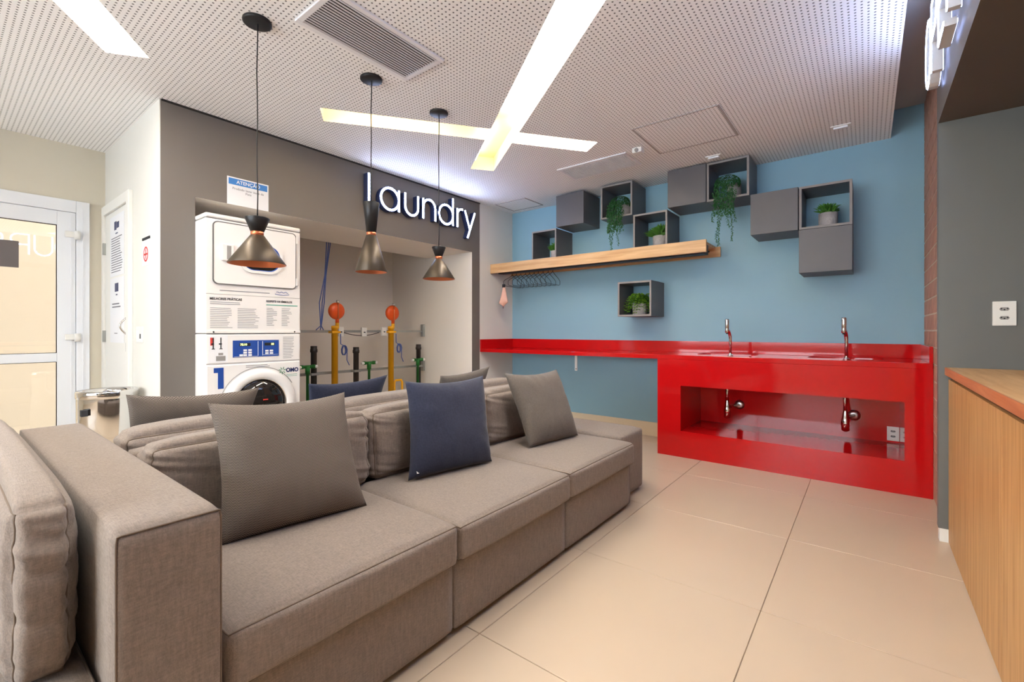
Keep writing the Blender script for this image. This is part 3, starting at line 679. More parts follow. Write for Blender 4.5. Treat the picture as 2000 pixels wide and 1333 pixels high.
for y, zt, lb in ((2.505, .985, 'black drain pipe beside the washing machine'), (3.01, .96, 'black drain pipe between the two yellow pipes'), (3.93, .97, 'black drain pipe by the right end of the rails')):
    t = thing('drain_pipe', (XP, y, 0), lb, 'pipe', 'black drain pipes in the niche')
    lathe('pipe', (XP, y, 0), [(.03, 0), (.03, zt-.07), (.037, zt-.065), (.037, zt-.035), (.033, zt-.03), (.033, zt), (.026, zt)], M['blackp'], t, 'z', 18, True)
    box('clamp', (XP-.045, y-.042, .675), (XP+.036, y+.042, .70), M['zinc'], t, .003)
for y, lb in ((2.44, 'green water tee nearest the washing machine'), (3.175, 'green water tee between the yellow pipes'), (3.90, 'green water tee in front of the right black pipe')):
    xx = XP+.07
    t = thing('water_tee', (xx, y-.04, 0), lb, 'pipe', 'green water pipe tees in the niche')
    y -= .04
    lathe('riser', (xx, y, 0), [(.015, 0), (.015, .70), (.024, .70), (.024, .79)], M['greenp'], t, 'z', 14, True)
    lathe('cross_arm', (xx, y, .775), [(.017, -.085), (.021, -.083), (.021, -.05), (.017, -.05), (.017, .05), (.021, .05), (.021, .083), (.017, .085)], M['greenp'], t, 'y', 14, True)
    for s in (-1, 1): lathe('end_cap', (xx+.004, y+s*.088, .775), [(.001, .02), (.016, .018), (.018, -.01), (.001, -.012)], M['whitep'], t, 'x', 12)
sock = []
for y, z, lb in ((3.13, 1.135, 'white socket box hanging on the rail between the regulators'), (2.832, 1.14, 'white socket box by the left yellow pipe'), (3.408, 1.14, 'white socket box by the right yellow pipe')):
    t = thing('socket_box', (XP-.03, y, z), lb, 'outlet', 'socket boxes on the upper rail')
    box('plate', (XP-.045, y-.032, z-.055), (XP-.012, y+.032, z+.05), M['whitep'], t, .004); box('slot', (XP-.012, y-.012, z-.012), (XP-.010, y+.012, z+.0), M['inkd'], t)
t = thing('cable_bundle', (XP, 2.6, 1.16), 'blue cables hanging from above the niche to the upper rail', 'cable')
for k, dy in enumerate((-.012, .012, .03)):
    tube('cable', [(XP-.05, 2.69+dy*1.2, 2.66), (XP-.05, 2.69+dy, 2.1), (XP-.03, 2.65+dy*.3, 1.75), (XP-.03, 2.60+dy*1.3, 1.45), (XP-.03, 2.60+dy*.2, 1.2), (XP-.03, 2.57+dy*2, 1.155)], .0055, M['wireb'], t, 6)
t = tag(tube('slack_cable', [(XP-.02, 2.87+.029*k, 1.125-.035*math.sin(math.pi*k/16)) for k in range(17)], .004, M['inkd']), 'dark slack cable sagging under the upper rail', 'cable')
for y, lb in ((2.845, 'coiled blue cable beside the left yellow pipe'), (3.60, 'coiled blue cable beside the right yellow pipe')):
    pts = [(XP, y-.03, 1.11), (XP, y-.028, 1.0)]+[(XP+.002*k, y+.028*math.sin(k*.7), .93+.055*math.cos(k*.7)) for k in range(22)]+[(XP+.03, y+.03, .82), (XP+.03, y+.06, .76)]
    tag(tube('cable_coil', pts, .005, M['wireb'], None, 6), lb, 'cable', 'cable coils in the niche')
tg = thing('pipe_bracket_loop', (XP+.06, 3.55, 0), 'small yellow bent pipe loop behind the navy cushion', 'pipe')
tube('loop', [(XP, 3.545, 0), (XP, 3.545, .33), (XP, 3.545, .50), (XP, 3.56, .53), (XP, 3.65, .53), (XP, 3.665, .50), (XP, 3.665, .36), (XP, 3.65, .34), (XP, 3.56, .34)], .015, M['yellow'], tg)
tube('post', [(XP, 3.605, 0), (XP, 3.605, .34)], .012, M['yellow'], tg)

# ------------------------------------------------------------------ red counter with two sinks
CY, CZ, CXR, CXL = 4.2, .925, XR-.004, XL+.004
rc = thing('red_counter', (-.6, 4.5, 0), 'glossy red stone laundry counter with two sinks along the blue wall', 'counter')
def wtop():
    o = box('worktop', (CXL, CY, CZ-.04), (CXR, YB-.001, CZ), M['red'], rc, .003)
    wl = WL[o]
    cs = []
    for cx in (-1.04, -.15):
        c = prism('cutter', rrect(cx-.25, 4.47, cx+.25, 4.77, .08), CZ-.2, CZ+.1, 'z', M['red']); cs.append(c)
    pm = o.parent; o.parent = None; o.location = wl
    boolean_cut(o, cs); o.parent = pm; o.location = wl-WL[rc]
wtop()
for cx in (-1.04, -.15):
    bm = bmesh.new(); prev = None
    for ins, z in ((0, CZ-.005), (.004, CZ-.12), (.03, CZ-.17), (.10, CZ-.178)):
        ring = [bm.verts.new((p[0], p[1], z)) for p in rrect(cx-.25+ins, 4.47+ins, cx+.25-ins, 4.77-ins, max(.08-ins*.5, .03))]
        if prev:
            for i in range(len(ring)): bm.faces.new((prev[i], prev[(i+1) % len(ring)], ring[(i+1) % len(ring)], ring[i]))
        prev = ring
    bm.faces.new(prev)
    bs = put('basin', bm_mesh(bm), M['red'], rc, smooth=True)
    lathe('drain', (cx, 4.62, CZ-.177), [(.03, 0), (.028, .003), (.001, .002)], M['chrome'], bs, 'z', 18)
box('backsplash', (CXL, YB-.022, CZ), (CXR, YB-.001, 1.04), M['red'], rc, .002)
box('backsplash', (CXL, CY, CZ), (CXL+.02, YB-.022, 1.04), M['red'], rc, .002)
box('backsplash', (CXR-.02, CY, CZ), (CXR, YB-.022, 1.04), M['red'], rc, .002)
OX0, OX1, OZ0, OZ1, FX0 = -1.339, .204, .236, .648, -1.551
boxes('front_panel', [((FX0, CY, 0), (OX0, CY+.03, CZ-.04)), ((OX1, CY, 0), (CXR, CY+.03, CZ-.04)), ((OX0, CY, 0), (OX1, CY+.03, OZ0)), ((OX0, CY, OZ1), (OX1, CY+.03, CZ-.04))], M['red'], rc)
box('side_panel', (FX0, CY+.03, 0), (FX0+.03, YB-.001, CZ-.04), M['red'], rc)
box('inner_shelf', (OX0, CY+.03, OZ0-.03), (OX1, YB-.02, OZ0), M['red'], rc)
box('inner_back', (OX0-.02, YB-.02, OZ0-.03), (OX1+.02, YB-.002, CZ-.04), M['red'], rc)
box('inner_side', (OX0-.02, CY+.03, OZ0-.03), (OX0, YB-.02, CZ-.04), M['red'], rc); box('inner_side', (OX1, CY+.03, OZ0-.03), (OX1+.02, YB-.02, CZ-.04), M['red'], rc)
br = boxes('support_bracket', [((-2.59, 4.46, .70), (-2.56, 4.468, .885)), ((-2.59, 4.30, .879), (-2.56, 4.60, .885))], M['whitep'], rc)
lathe('bracket_screw', (-2.575, 4.46, .72), [(.006, 0), (.004, -.003)], M['inkd'], br, 'y', 10, True)
# taps
for x, lb in ((-.965, 'chrome push tap at the left sink of the red counter'), (-.13, 'chrome push tap at the right sink of the red counter')):
    t = thing('sink_tap', (x, 4.40, CZ), lb, 'tap', 'chrome taps on the red counter')
    lathe('base', (x, 4.40, CZ), [(.022, 0), (.022, .006), (.013, .012)], M['chrome'], t, 'z', 20, True)
    pts = [(x, 4.40, CZ), (x, 4.40, CZ+.14), (x, 4.398, CZ+.17), (x-.004, 4.385, CZ+.20), (x-.008, 4.365, CZ+.225), (x-.012, 4.352, CZ+.235)]
    tube('neck', pts, [.012, .012, .013, .014, .014, .014], M['chrome'], t, 14)
    hd = lathe('head', (x-.014, 4.345, 0), [(.012, CZ+.205), (.017, CZ+.208), (.018, CZ+.235), (.016, CZ+.24), (.017, CZ+.245), (.018, CZ+.31), (.016, CZ+.325), (.001, CZ+.327)], M['chrome'], t, 'z', 20)
    lathe('spout_tip', (x-.014, 4.345, 0), [(.010, CZ+.195), (.010, CZ+.206)], M['rubber'], hd, 'z', 14, True)
# siphons
for x, fx, lb in ((-1.03, -1.0, 'chrome bottle trap under the left sink'), (-.142, -.11, 'chrome bottle trap under the right sink')):
    t = thing('sink_trap', (x, 4.58, OZ0), lb, 'trap', 'chrome traps under the sinks')
    tube('tailpiece', [(x-.004, 4.58, CZ-.183), (x, 4.58, .46)], .014, M['chrome'], t, 14)
    lathe('bottle', (x, 4.58, 0), [(.014, .50), (.018, .48), (.024, .44), (.03, .42), (.031, .385), (.028, .38), (.028, .34), (.012, .33), (.001, .33)], M['chrome'], t, 'z', 22)
    tube('outlet_arm', [(x, 4.60, .43), (x+.01, 4.7, .43), (fx+.02, YB-.025, .43)], .014, M['chrome'], t, 12)
    lathe('wall_flange', (fx+.02, YB-.021, .43), [(.045, 0), (.042, -.008), (.02, -.016)], M['steel'], t, 'y', 22, True)
def outlet(name, lo, hi, face, label):
    t = thing(name, [(lo[i]+hi[i])/2 for i in range(3)], label, 'outlet')
    box('plate', lo, hi, M['whitep'], t, .002)
    xc = (lo[0]+hi[0])/2; y = lo[1]; w = hi[0]-lo[0]; h = hi[2]-lo[2]
    for zc in (lo[2]+h*.32, lo[2]+h*.68):
        s = prism('socket', [(xc-w*.22, zc), (xc-w*.15, zc+h*.07), (xc+w*.15, zc+h*.07), (xc+w*.22, zc), (xc+w*.15, zc-h*.07), (xc-w*.15, zc-h*.07)], y-.0015, y, 'y', M['applg'], t)
        boxes('pin_hole', [((xc+dx-.003, y-.002, zc-.003+dz), (xc+dx+.003, y-.0015, zc+.003+dz)) for dx, dz in ((-w*.13, .002), (0, -.003), (w*.13, .002))], M['inkd'], s)
outlet('power_outlet', (.125, YB-.03, .25), (.202, YB-.0205, .365), '-y', 'white double power outlet inside the red counter opening')
outlet('power_outlet', (.51, 3.390, 1.175), (.595, 3.3995, 1.30), '-y', 'white double power outlet on the grey wall above the oak counter')

# ------------------------------------------------------------------ oak shelf with hanging rail
sh = thing('oak_shelf', (-2.48, 4.86, 1.93), 'long oak wall shelf with black hanging rail under the cube shelves', 'shelf')
box('front_board', (XL+.001, 4.40, 1.876), (-1.172, 4.43, 1.992), M['oak'], sh, .002)
box('back_board', (XL+.001, YB-.025, 1.885), (-1.153, YB-.001, 1.985), M['oak'], sh, .002)
box('top_board', (XL+.001, 4.43, 1.965), (-1.20, YB-.025, 1.99), M['oak'], sh)
box('rail_channel', (-3.72, 4.475, 1.872), (-1.20, 4.585, 1.964), M['black'], sh, .003)
tube('hanging_rail', [(-3.72, 4.62, 1.910), (-1.20, 4.62, 1.910)], .008, M['black'], sh, 12)
for x in (-3.66, -2.5, -1.26): box('rail_bracket', (x-.015, 4.605, 1.913), (x+.015, 4.635, 1.966), M['black'], sh)
# wire hangers
def hanger_mesh():
    bm = bmesh.new(); w, h = .20, .10
    add_tube(bm, [(0, .0, .0)]+[(0, .02*math.sin(R_(a)), .02+.02-.02*math.cos(R_(a))) for a in range(20, 260, 24)], .0026, 6)
    return bm
hm = None
for k in range(10):
    x = -3.60+.068*k+random.uniform(-.006, .006)
    t = thing('wire_hanger', (x, 4.62, 1.915), 'black wire clothes hanger bunched at the left end of the shelf rail', 'hanger', 'wire hangers on the shelf rail')
    if hm is None:
        b1 = bmesh.new(); add_tube(b1, [(0, 0, -.055), (0, .0, -.035), (0, .02, -.022), (0, .027, 0), (0, .02, .006), (0, 0, .008), (0, -.018, .004), (0, -.022, -.006)], .003, 6); hm = bm_mesh(b1, 'hook'); hm.materials.append(M['black'])
        b2 = bmesh.new(); add_tube(b2, [(0, 0, -.055), (0, .07, -.09), (0, .16, -.125), (0, .2, -.15), (0, .2, -.195), (0, .17, -.205), (0, -.17, -.205), (0, -.2, -.195), (0, -.2, -.15), (0, -.16, -.125), (0, -.07, -.09), (0, 0, -.055)], .003, 6); wm2 = bm_mesh(b2, 'wire_frame'); wm2.materials.append(M['black'])
    for nm, me in (('hook', hm), ('wire_frame', wm2)):
        o = bpy.data.objects.new(nm, me); COL.objects.link(o); o.parent = t
    t.rotation_euler = (0, 0, R_(random.uniform(3, 8)))
bm = bmesh.new(); rings = []
cxx, cyy = -3.60, 4.44
for k in range(12):
    f = k/11; z = 1.70-.24*f; rad = .018+.05*f**1.3 if k < 10 else .055-.03*(k-9)
    ring = [bm.verts.new((cxx+(rad*(1+.3*math.sin(3*a+f*3)))*math.cos(a), cyy+.6*(rad*(1+.3*math.sin(3*a+f*3)))*math.sin(a), z-.015*math.sin(2*a)*f)) for a in [2*math.pi*i/20 for i in range(20)]]
    rings.append(ring)
for u, v in zip(rings, rings[1:]):
    for i in range(20): bm.faces.new((u[i], u[(i+1) % 20], v[(i+1) % 20], v[i]))
bm.faces.new(rings[0]); bm.faces.new(rings[-1]); bmesh.ops.recalc_face_normals(bm, faces=bm.faces[:])
ck = thing('hanging_cloth', (cxx, cyy, 1.70), 'pink cloth bag hanging from the leftmost hanger', 'cloth')
put('cloth', bm_mesh(bm), M['pink'], ck, smooth=True)
tube('tie', [(cxx, cyy, 1.73), (cxx, cyy, 1.69)], .02, M['inkd'], ck)
tube('drawstring', [(cxx-.01, cyy, 1.47), (cxx-.012, cyy, 1.425)], .003, M['inkd'], ck)

# ------------------------------------------------------------------ cube shelves
BY = 4.49; TH = .018
def cube(x0, z0, closed, label, s=.36, w=None):
    w = w or s; x1, z1 = x0+w, z0+s; y1 = YB-.001
    t = thing('cube_shelf', ((x0+x1)/2, YB, z0), label, 'cube shelf', 'charcoal cube shelves')
    g = .001
    x0 += g; x1 -= g; z0 += g; z1 -= g
    box('side_panel', (x0, BY+.002, z0), (x0+TH, y1, z1), M['charcoal'], t); box('side_panel', (x1-TH, BY+.002, z0), (x1, y1, z1), M['charcoal'], t)
    box('top_panel', (x0+TH, BY+.002, z1-TH), (x1-TH, y1, z1), M['charcoal'], t); box('bottom_panel', (x0+TH, BY+.002, z0), (x1-TH, y1, z0+TH), M['charcoal'], t)
    if closed: box('door', (x0, BY-.016, z0), (x1, BY+.001, z1), M['charcoal'], t, .0015)
    else: boxes('edge_banding', [((x0, BY, z0), (x0+TH, BY+.002, z1)), ((x1-TH, BY, z0), (x1, BY+.002, z1)), ((x0+TH, BY, z1-TH), (x1-TH, BY+.002, z1)), ((x0+TH, BY, z0), (x1-TH, BY+.002, z0+TH))], M['chedge'], t)
    return t
cube(-3.205, 1.993, False, 'open charcoal cube with small potted succulent at the left end of the oak shelf', .35)
cube(-2.846, 2.348, True, 'closed charcoal cube under the ceiling, leftmost of the closed ones')
cube(-2.285, 2.352, False, 'open charcoal cube holding the left trailing plant')
cube(-1.915, 1.993, False, 'open charcoal cube with leafy potted plant standing on the oak shelf', .355)
cube(-1.552, 2.356, True, 'closed charcoal cube under the ceiling beside the right trailing plant')
cube(-1.190, 2.356, False, 'open charcoal cube holding the right trailing plant')
cube(-.818, 1.993, True, 'closed charcoal cube left of the boxy potted plant')
cube(-.454, 1.993, False, 'open charcoal cube with a boxy potted plant near the brick wall')
cube(-.454, 1.629, True, 'closed charcoal cube, lowest of the group near the brick wall')
cube(-2.087, 1.297, False, 'single open charcoal cube with a fern below the oak shelf', .365)

# ------------------------------------------------------------------ plants
def add_leaf(bm, p, d, L, w, up=Vector((0, 0, 1)), fold=.25):
    d = d.normalized(); s = d.cross(up)
    s = s.normalized() if s.length > 1e-4 else Vector((1, 0, 0))
    n = s.cross(d).normalized()
    v = [bm.verts.new(p), bm.verts.new(p+d*L*.45+s*w/2+n*w*fold), bm.verts.new(p+d*L*.5-n*w*.05), bm.verts.new(p+d*L*.45-s*w/2+n*w*fold), bm.verts.new(p+d*L)]
    bm.faces.new((v[0], v[1], v[2])); bm.faces.new((v[0], v[2], v[3])); bm.faces.new((v[1], v[4], v[2])); bm.faces.new((v[2], v[4], v[3]))
def clamp_leaves(bm, x0, x1, z0, z1):          # leaves press against the cube's panels, never through them
    for v in bm.verts:
        v.co.x = min(max(v.co.x, x0+TH+.003), x1-TH-.003); v.co.z = min(max(v.co.z, z0+TH+.003), z1-TH-.003); v.co.y = min(v.co.y, YB-.006)
def rv(zmin=-1, zmax=1):
    z = random.uniform(zmin, zmax); a = random.uniform(0, 2*math.pi); r = math.sqrt(max(0, 1-z*z)); return Vector((r*math.cos(a), r*math.sin(a), z))
def pot(t, x, y, z, r, h):
    p = lathe('pot', (x, y, z), [(.001, 0), (r*.93, 0), (r*.97, .006), (r, h*.5), (r, h), (r*.9, h), (r*.88, h*.85)], M['pot'], t, 'z', 28)
    lathe('soil', (x, y, z), [(.001, h*.86), (r*.88, h*.86)], M['soil'], p, 'z', 20)
def bushy(x, z, r, h, label, n=150, L=.045, m='leaf', spread=1.2, hh=.07, y=None, cell=None):
    y = y or BY+.17
    t = thing('potted_plant', (x, y, z), label, 'plant', 'plants in the cube shelves')
    pot(t, x, y, z, r, h)
    bm = bmesh.new()
    for k in range(n):
        d = rv(.05, 1); d = Vector((d.x, d.y, d.z)); base = Vector((x, y, z+h*.9))+Vector((d.x*r*.75*random.random()*spread, d.y*r*.75*random.random()*spread, random.random()*hh))
        add_leaf(bm, base, d+Vector((0, 0, .2)), L*random.uniform(.6, 1.2), L*.5)
    clamp_leaves(bm, *cell)
    tag(put('foliage', bm_mesh(bm), M[m], t), kind='stuff')
z_s = 1.993+TH+.001
bushy(-2.965, z_s, .062, .10, 'small pale succulent in a grey pot in the leftmost cube', 150, .085, 'leaf', 1.3, .05, None, (-3.205, -2.855, 1.993, 2.343))
bushy(-1.69, z_s, .075, .115, 'leafy plant with pointed leaves in a grey pot on the oak shelf', 190, .11, 'leaf', 1.3, .03, None, (-1.915, -1.56, 1.993, 2.348))
bushy(-.262, z_s, .068, .125, 'boxy grey potted plant in the cube near the brick wall', 260, .045, 'leaf', 1.45, .06, None, (-.454, -.094, 1.993, 2.353))
def trailing(x, z, lengths, label, y=None):
    y = y or BY+.12
    t = thing('trailing_plant', (x, y, z), label, 'plant', 'plants in the cube shelves')
    pot(t, x+.04, y+.06, z, .06, .15)
    bm = bmesh.new()
    for k in range(520):
        d = rv(-.4, 1); c = Vector((x, y-.03, z+.15)); p = c+Vector((d.x*.10, d.y*.085, d.z*.075))
        add_leaf(bm, p, d*.5+Vector((0, -.3, -.7)), .026, .014)
    for k in range(420):
        f = random.random(); p = Vector((x-.005+random.uniform(-.085, .085), BY-.03+random.uniform(-.03, .02), z+.15-.32*f))
        add_leaf(bm, p, Vector((random.uniform(-.5, .5), random.uniform(-.8, .2), -1)), .026, .014)
    tag(put('foliage', bm_mesh(bm), M['leafd'], t), kind='stuff')
    for dx, L in lengths:
        bm = bmesh.new(); zz = z+.05; ph = random.random()*6
        n = int(L/.006)
        for k in range(n):
            f = k/n; p = Vector((x+dx+.008*math.sin(f*7+ph), BY-.035+.008*math.cos(f*5+ph), zz-L*f))
            dd = rv(-1, .2); add_leaf(bm, p, Vector((dd.x, dd.y, -.6)), .020, .012)
        add_tube(bm, [(x+dx+.008*math.sin(f*7+ph), BY-.035+.008*math.cos(f*5+ph), zz-L*f) for f in [q/8 for q in range(9)]], .0015, 4)
        tag(put('strand', bm_mesh(bm), M['leafd'], t), kind='stuff')
trailing(-2.10, 2.352+TH+.001, [(-.085, .22), (-.055, .36), (-.03, .42), (.0, .2), (.03, .38), (.055, .26), (.08, .18)], 'left trailing string plant spilling from its cube over the oak shelf')
trailing(-1.03, 2.356+TH+.001, [(-.09, .28), (-.06, .46), (-.04, .50), (-.01, .22), (.03, .34), (.06, .47), (.085, .30)], 'right trailing string plant hanging past the end of the oak shelf')
def fern(x, z, label):
    y = BY+.15
    t = thing('potted_fern', (x, y, z), label, 'plant', 'plants in the cube shelves')
    pot(t, x, y, z, .075, .12)
    for k in range(26):
        a = 2*math.pi*k/26+random.uniform(-.15, .15); Lh = random.uniform(.11, .165); bm = bmesh.new()
        for q in range(14):
            f = q/13; p = Vector((x+math.cos(a)*Lh*f, y+math.sin(a)*min(Lh, .13)*f, z+.12+(.06+.09*((k*7) % 5)/4)*math.sin(f*2.4)-.14*f*f))
            for s in (-1, 1):
                d = Vector((math.cos(a+s*1.1), math.sin(a+s*1.1), -.25)); add_leaf(bm, p, d, .046*(1-.35*f), .028)
        clamp_leaves(bm, -2.087, -1.722, 1.297, 1.662)
        tag(put('frond', bm_mesh(bm), M['leafl'] if k % 3 else M['leaf'], t), kind='stuff')
fern(-1.905, 1.297+TH+.001, 'bright green fern in a grey pot in the single low cube')

# ------------------------------------------------------------------ soft furniture
def soft_surf(lo, hi, r, bulge, wr, seed, tilt):
    lo, hi = Vector(lo), Vector(hi); c = (lo+hi)/2; hs = (hi-lo)/2
    def f(co, out=0.0):
        u = Vector([math.copysign(abs(x)**.55, x) if abs(x) > 1e-9 else 0 for x in co])   # denser towards the edges
        p = Vector([u[i]*hs[i] for i in range(3)])
        inner = Vector([max(-hs[i]+r, min(hs[i]-r, p[i])) for i in range(3)])
        d = p-inner
        if d.length > 1e-9: p = inner+d.normalized()*(r*min(1, max(abs(x) for x in d)/r)+out)
        for i in range(3):
            j, k = (i+1) % 3, (i+2) % 3
            p[i] += math.copysign(1, u[i])*abs(u[i])**4*bulge[i]*(1-u[j]**4)**.6*(1-u[k]**4)**.6
        if wr:
            w = mnoise.noise(Vector((p.x*5+seed, p.y*5+seed*2, p.z*46+p.x*10+p.y*10)))*wr+mnoise.noise(Vector((p.x*4+seed, p.y*4, p.z*9)))*wr*.35
            edge = sorted((abs(u[0]), abs(u[1])))[1] if hs[0] > .3 or hs[1] > .2 else 1
            far = max((abs(p[i])-hs[i]+.30)/.30 for i in (0, 1) if hs[i] > .2) if (hs[0] > .2 or hs[1] > .2) else 1
            k = max(0.06, min(1, far))**2
            p += Vector((p.x/hs[0], p.y/hs[1], .3*p.z/hs[2])).normalized()*w*k
        if tilt: p = Matrix.Rotation(tilt[1], 3, tilt[0]) @ p
        return c+p
    return f
def soft_box(name, lo, hi, m, parent=None, r=.04, bulge=(0, 0, 0), wr=0.0, n=18, seed=0, tilt=None, pipes=(), pr=.0026):
    """upholstered block: rounded edges, faces bulging outward, light wrinkles; pipes are cube edge paths"""
    f = soft_surf(lo, hi, r, bulge, wr, seed, tilt)
    bm = bmesh.new(); bmesh.ops.create_cube(bm, size=2)
    bmesh.ops.subdivide_edges(bm, edges=bm.edges[:], cuts=n, use_grid_fill=True)
    for v in bm.verts: v.co = f(v.co)
    o = put(name, bm_mesh(bm, name), m, parent, smooth=True)
    for path in pipes:
        pts = []
        for a, b in zip(path, path[1:]):
            a, b = Vector(a), Vector(b)
            for k in range(24): pts.append(f(a.lerp(b, k/24), .0006))
        pts.append(f(Vector(path[-1]), .0006))
        tube('piping', pts, pr, M['piping'], o, 6)
    return o
SZ = .435                        # seat top
sofa = thing('sofa', (-1.6, 1.6, 0), 'taupe fabric three seat sofa facing the oak counter', 'sofa', 'back to back sofas')
ys = (.425, 1.205, 2.005, 2.815)
rearsofa = thing('sofa', (-2.5, 1.6, 0), 'taupe fabric sofa facing the machines, back to back with the front one', 'sofa', 'back to back sofas')
TOPLOOP = [(-.9, -1, 1), (1, -1, 1), (1, 1, 1), (-.9, 1, 1)]; BOTLOOP = [(-.9, -1, -1), (1, -1, -1), (1, 1, -1), (-.9, 1, -1)]
for k in range(3):
    a, b = ys[k]+.003, ys[k+1]-.003
    soft_box('base', (-1.965, a, .025), (-1.215, b, .285), M['sofa'], sofa, .012, n=8)
    hi = SZ+(.012 if k == 0 else 0); sx = -1.185 if k != 2 else -1.19
    soft_box('seat_cushion', (-1.90, a, .287), (sx, b, hi-.012), M['sofa'], sofa, .022, (.010, .003, .018), .0025, 26, k*3.1, None, (TOPLOOP, BOTLOOP))
    soft_box('base', (-2.76, a, .025), (-2.09, b, .285), M['sofa'], rearsofa, .012, n=8)
    soft_box('seat_cushion', (-2.80, a, .287), (-2.24, b, SZ-.01), M['sofa'], rearsofa, .03, (.005, .004, .016), .002, 14, k)
box('plinth', (-1.94, ys[0]+.03, 0), (-1.26, ys[3]-.04, .03), M['inkd'], sofa, .004)
box('plinth', (-2.70, ys[0]+.03, 0), (-2.12, ys[3]-.04, .03), M['inkd'], rearsofa, .004)
soft_box('backrest', (-2.078, ys[0], .03), (-1.972, ys[3], .738), M['sofa'], sofa, .03, n=12)
bys = ((.445, 1.275, 0), (1.30, 2.10, 2), (2.125, 2.80, 5))
FR = [(1, -1, -.9), (1, -1, 1), (1, 1, 1), (1, 1, -.9)]
for a, b, sd in bys:
    soft_box('back_cushion', (-1.985, a, SZ+.004), (-1.85, b, .755), M['sofa'], sofa, .034, (.026, .014, .022), .011, 44, sd+.7, ('Y', R_(-4)), (FR,))
for a, b, sd in bys:
    soft_box('back_cushion', (-2.272, a-.012, SZ+.004), (-2.127, b, .765), M['sofa'], rearsofa, .038, (.02, .010, .026), .010, 28, sd+4, ('Y', R_(3)), (FR,))
blk = soft_box('armrest_block', (-2.77, .224, .02), (-1.172, .418, .742), M['sofa'], None, .014, (0, .0, .004), 0, 14, 0, None, ([(1, -1, -1), (1, -1, 1), (1, 1, 1), (1, 1, -1)],), .002)
tag(blk, 'long high taupe fabric end block between the front sofa and the chaise', 'armrest')
tag(soft_box('ottoman', (-2.75, 2.825, .02), (-1.29, 3.20, .445), M['sofa'], None, .02, (.004, .004, .008), 0, 12), 'low taupe fabric end block past the far end of the sofa', 'ottoman')
ch = thing('chaise', (-2.0, -.1, 0), 'taupe fabric chaise seat at the lower left corner of the photo', 'chaise')
soft_box('base', (-2.80, -.75, .02), (-1.28, .218, .285), M['sofa'], ch, .014, n=8)
soft_box('seat_cushion', (-2.82, -.75, .287), (-1.25, .220, .42), M['sofa'], ch, .03, (.006, .0, .012), .002, 16, 3, None, (TOPLOOP,))
soft_box('back_cushion', (-2.74, .098, .425), (-1.345, .187, .785), M['sofa'], ch, .022, (.03, .034, .035), .010, 64, 9.3, None, ([(-1, -1, 1), (1, -1, 1), (1, -1, -1)], [(-1, 1, 1), (1, 1, 1), (1, 1, -1)]), .0024)

def pillow(name, corners, thick, m, label, seed=0, group='loose scatter cushions', wr=.006):
    BLc, BRc, TRc, TLc = [Vector(c) for c in corners]; c = (BLc+BRc+TRc+TLc)/4
    ux = ((BRc-BLc)+(TRc-TLc))/2; uy = ((TLc-BLc)+(TRc-BRc))/2; w, h = ux.length, uy.length
    ux.normalize(); uz = ux.cross(uy).normalized(); uy = uz.cross(ux)
    Rm = Matrix((ux, uy, uz)).transposed()
    loc = [Rm.transposed() @ (p-c) for p in (BLc, BRc, TRc, TLc)]
    N = 36; bm = bmesh.new(); G = [[], []]
    for side in (0, 1):
        for i in range(N+1):
            row = []
            for j in range(N+1):
                u, v = i/N, j/N; s, t = 2*u-1, 2*v-1
                p = loc[0]*(1-u)*(1-v)+loc[1]*u*(1-v)+loc[2]*u*v+loc[3]*(1-u)*v
                # edges pull in between the corners
                p.x -= math.copysign(1, s)*abs(s)**3*.045*w*(1-t*t)**1.0
                p.y -= math.copysign(1, t)*abs(t)**3*(.055 if t > 0 else .012)*h*(1-s*s)**1.0
                tz = max(0, (1-s**4)*(1-t**4))**.62*thick/2
                q = Vector((s*2+seed, t*2-seed, seed*1.7))
                edge = max(abs(s), abs(t))
                rad = abs(mnoise.noise(Vector((math.atan2(t, s)*3.2+seed*3, edge*1.2, seed))))
                tz *= 1-.22*rad*edge**2
                tz += mnoise.noise(q)*wr*(1-edge**6)
                p.z = p.z+(tz if side == 0 else -tz*.8)
                if side and (i in (0, N) or j in (0, N)): row.append(G[0][i][j])
                else: row.append(bm.verts.new(p))
            G[side].append(row)
        for i in range(N):
            for j in range(N):
                f = (G[side][i][j], G[side][i+1][j], G[side][i+1][j+1], G[side][i][j+1])
                bm.faces.new(f if side == 0 else f[::-1])
    me = bm_mesh(bm, name); me.materials.append(m)
    for p in me.polygons: p.use_smooth = True
    o = bpy.data.objects.new(name, me); COL.objects.link(o)
    o.location = c; o.rotation_euler = Rm.to_euler(); WL[o] = c
    return tag(o, label, 'cushion', group)
zb = SZ+.012
pillow('scatter_cushion', [(-1.655, .575, zb+.004), (-1.575, 1.075, zb+.004), (-1.775, 1.10, .885), (-1.79, .59, .90)], .17, M['herr'], 'large grey herringbone cushion on the front sofa', 1.3)
nv = pillow('scatter_cushion', [(-1.69, 1.375, zb), (-1.59, 1.86, zb), (-1.79, 2.015, .885), (-1.80, 1.445, .90)], .16, M['navyf'], 'upright navy blue cushion in the middle of the front sofa', 2.1)
tagp = boxes('care_tag', [((-.006, -.012, -.001), (.006, .012, .001))], M['paper']); tagp.parent = nv; tagp.location = (-.25, -.20, .006)
pillow('scatter_cushion', [(-1.60, 2.215, zb), (-1.53, 2.68, zb), (-1.77, 2.785, .87), (-1.78, 2.20, .885)], .15, M['greyf'], 'plain grey cushion at the far end of the front sofa', 3.7)
zr = SZ+.006
pillow('scatter_cushion', [(-2.50, .98, zr), (-2.50, .50, zr), (-2.37, .49, .89), (-2.36, 1.0, .87)], .13, M['herr'], 'grey herringbone cushion on the rear sofa before the washing machine', 4.4)
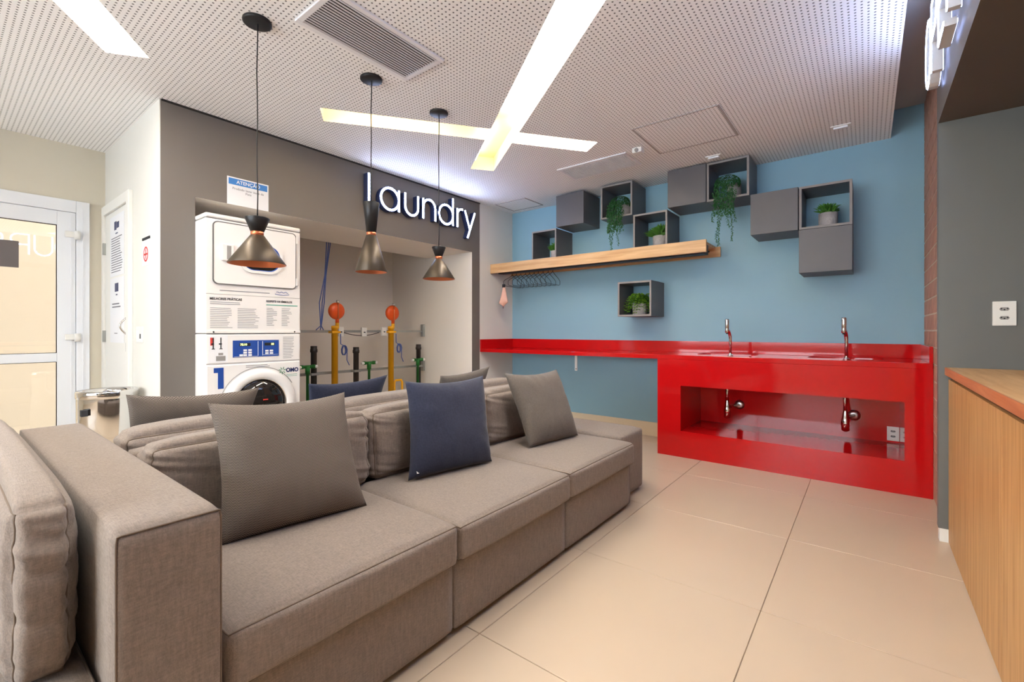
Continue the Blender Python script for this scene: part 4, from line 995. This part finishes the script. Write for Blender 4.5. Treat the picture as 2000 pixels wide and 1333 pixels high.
pillow('scatter_cushion', [(-2.50, 1.74, zr), (-2.50, 1.27, zr), (-2.36, 1.25, .865), (-2.36, 1.76, .875)], .12, M['navyf'], 'navy blue cushion on the rear sofa before the yellow pipes', 5.9)
pillow('scatter_cushion', [(-2.50, 2.70, zr), (-2.50, 2.23, zr), (-2.36, 2.205, .832), (-2.36, 2.735, .868)], .12, M['greyf'], 'plain grey cushion on the rear sofa, half hidden behind the navy one', 7.2)

# ------------------------------------------------------------------ waste bin
bx, by, brd = -4.2, .772, .165
bn = thing('waste_bin', (bx, by, 0), 'polished steel cylindrical waste bin by the white side wall', 'bin')
lathe('body', (bx, by, 0), [(.001, .012), (brd, .012), (brd, .69)], M['chrome'], bn, 'z', 48)
lathe('base_ring', (bx, by, 0), [(brd+.003, 0), (brd+.003, .02), (brd-.01, .022)], M['rubber'], bn, 'z', 40, True)
lathe('rim', (bx, by, 0), [(brd+.001, .685), (brd+.005, .688), (brd+.005, .728), (brd, .737), (brd*.72, .733), (brd*.66, .715), (brd*.66, .70)], M['chrome'], bn, 'z', 48)
lathe('inner_bucket', (bx, by, 0), [(brd*.66, .70), (brd*.64, .45), (.001, .45)], M['rubber'], bn, 'z', 32)
box('maker_plate', (bx+.08, by-.158, .58), (bx+.125, by-.125, .62), M['inkd'], bn)

# ------------------------------------------------------------------ oak counter on the right
oc = thing('oak_counter', (.7, 1.0, 0), 'oak counter with vertical grain fronts along the right edge', 'counter')
box('worktop', (XF+.03, -2.4, .912), (XRR-.002, 3.394, .95), M['oaky'], oc, .002)
box('worktop_edge', (XF+.025, -2.4, .910), (XF+.03, 3.394, .95), M['oakedge'], oc)
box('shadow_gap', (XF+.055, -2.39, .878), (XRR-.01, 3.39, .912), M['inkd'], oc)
box('carcass', (XF+.06, -2.39, .0), (XRR-.004, 3.392, .878), M['oakz'], oc)
yy = 3.392
while yy > -2.3:
    w = .62
    box('front_panel', (XF+.04, max(yy-w, -2.39)+.001, .004), (XF+.06, yy-.001, .886), M['oakz'], oc, .001)
    yy -= w
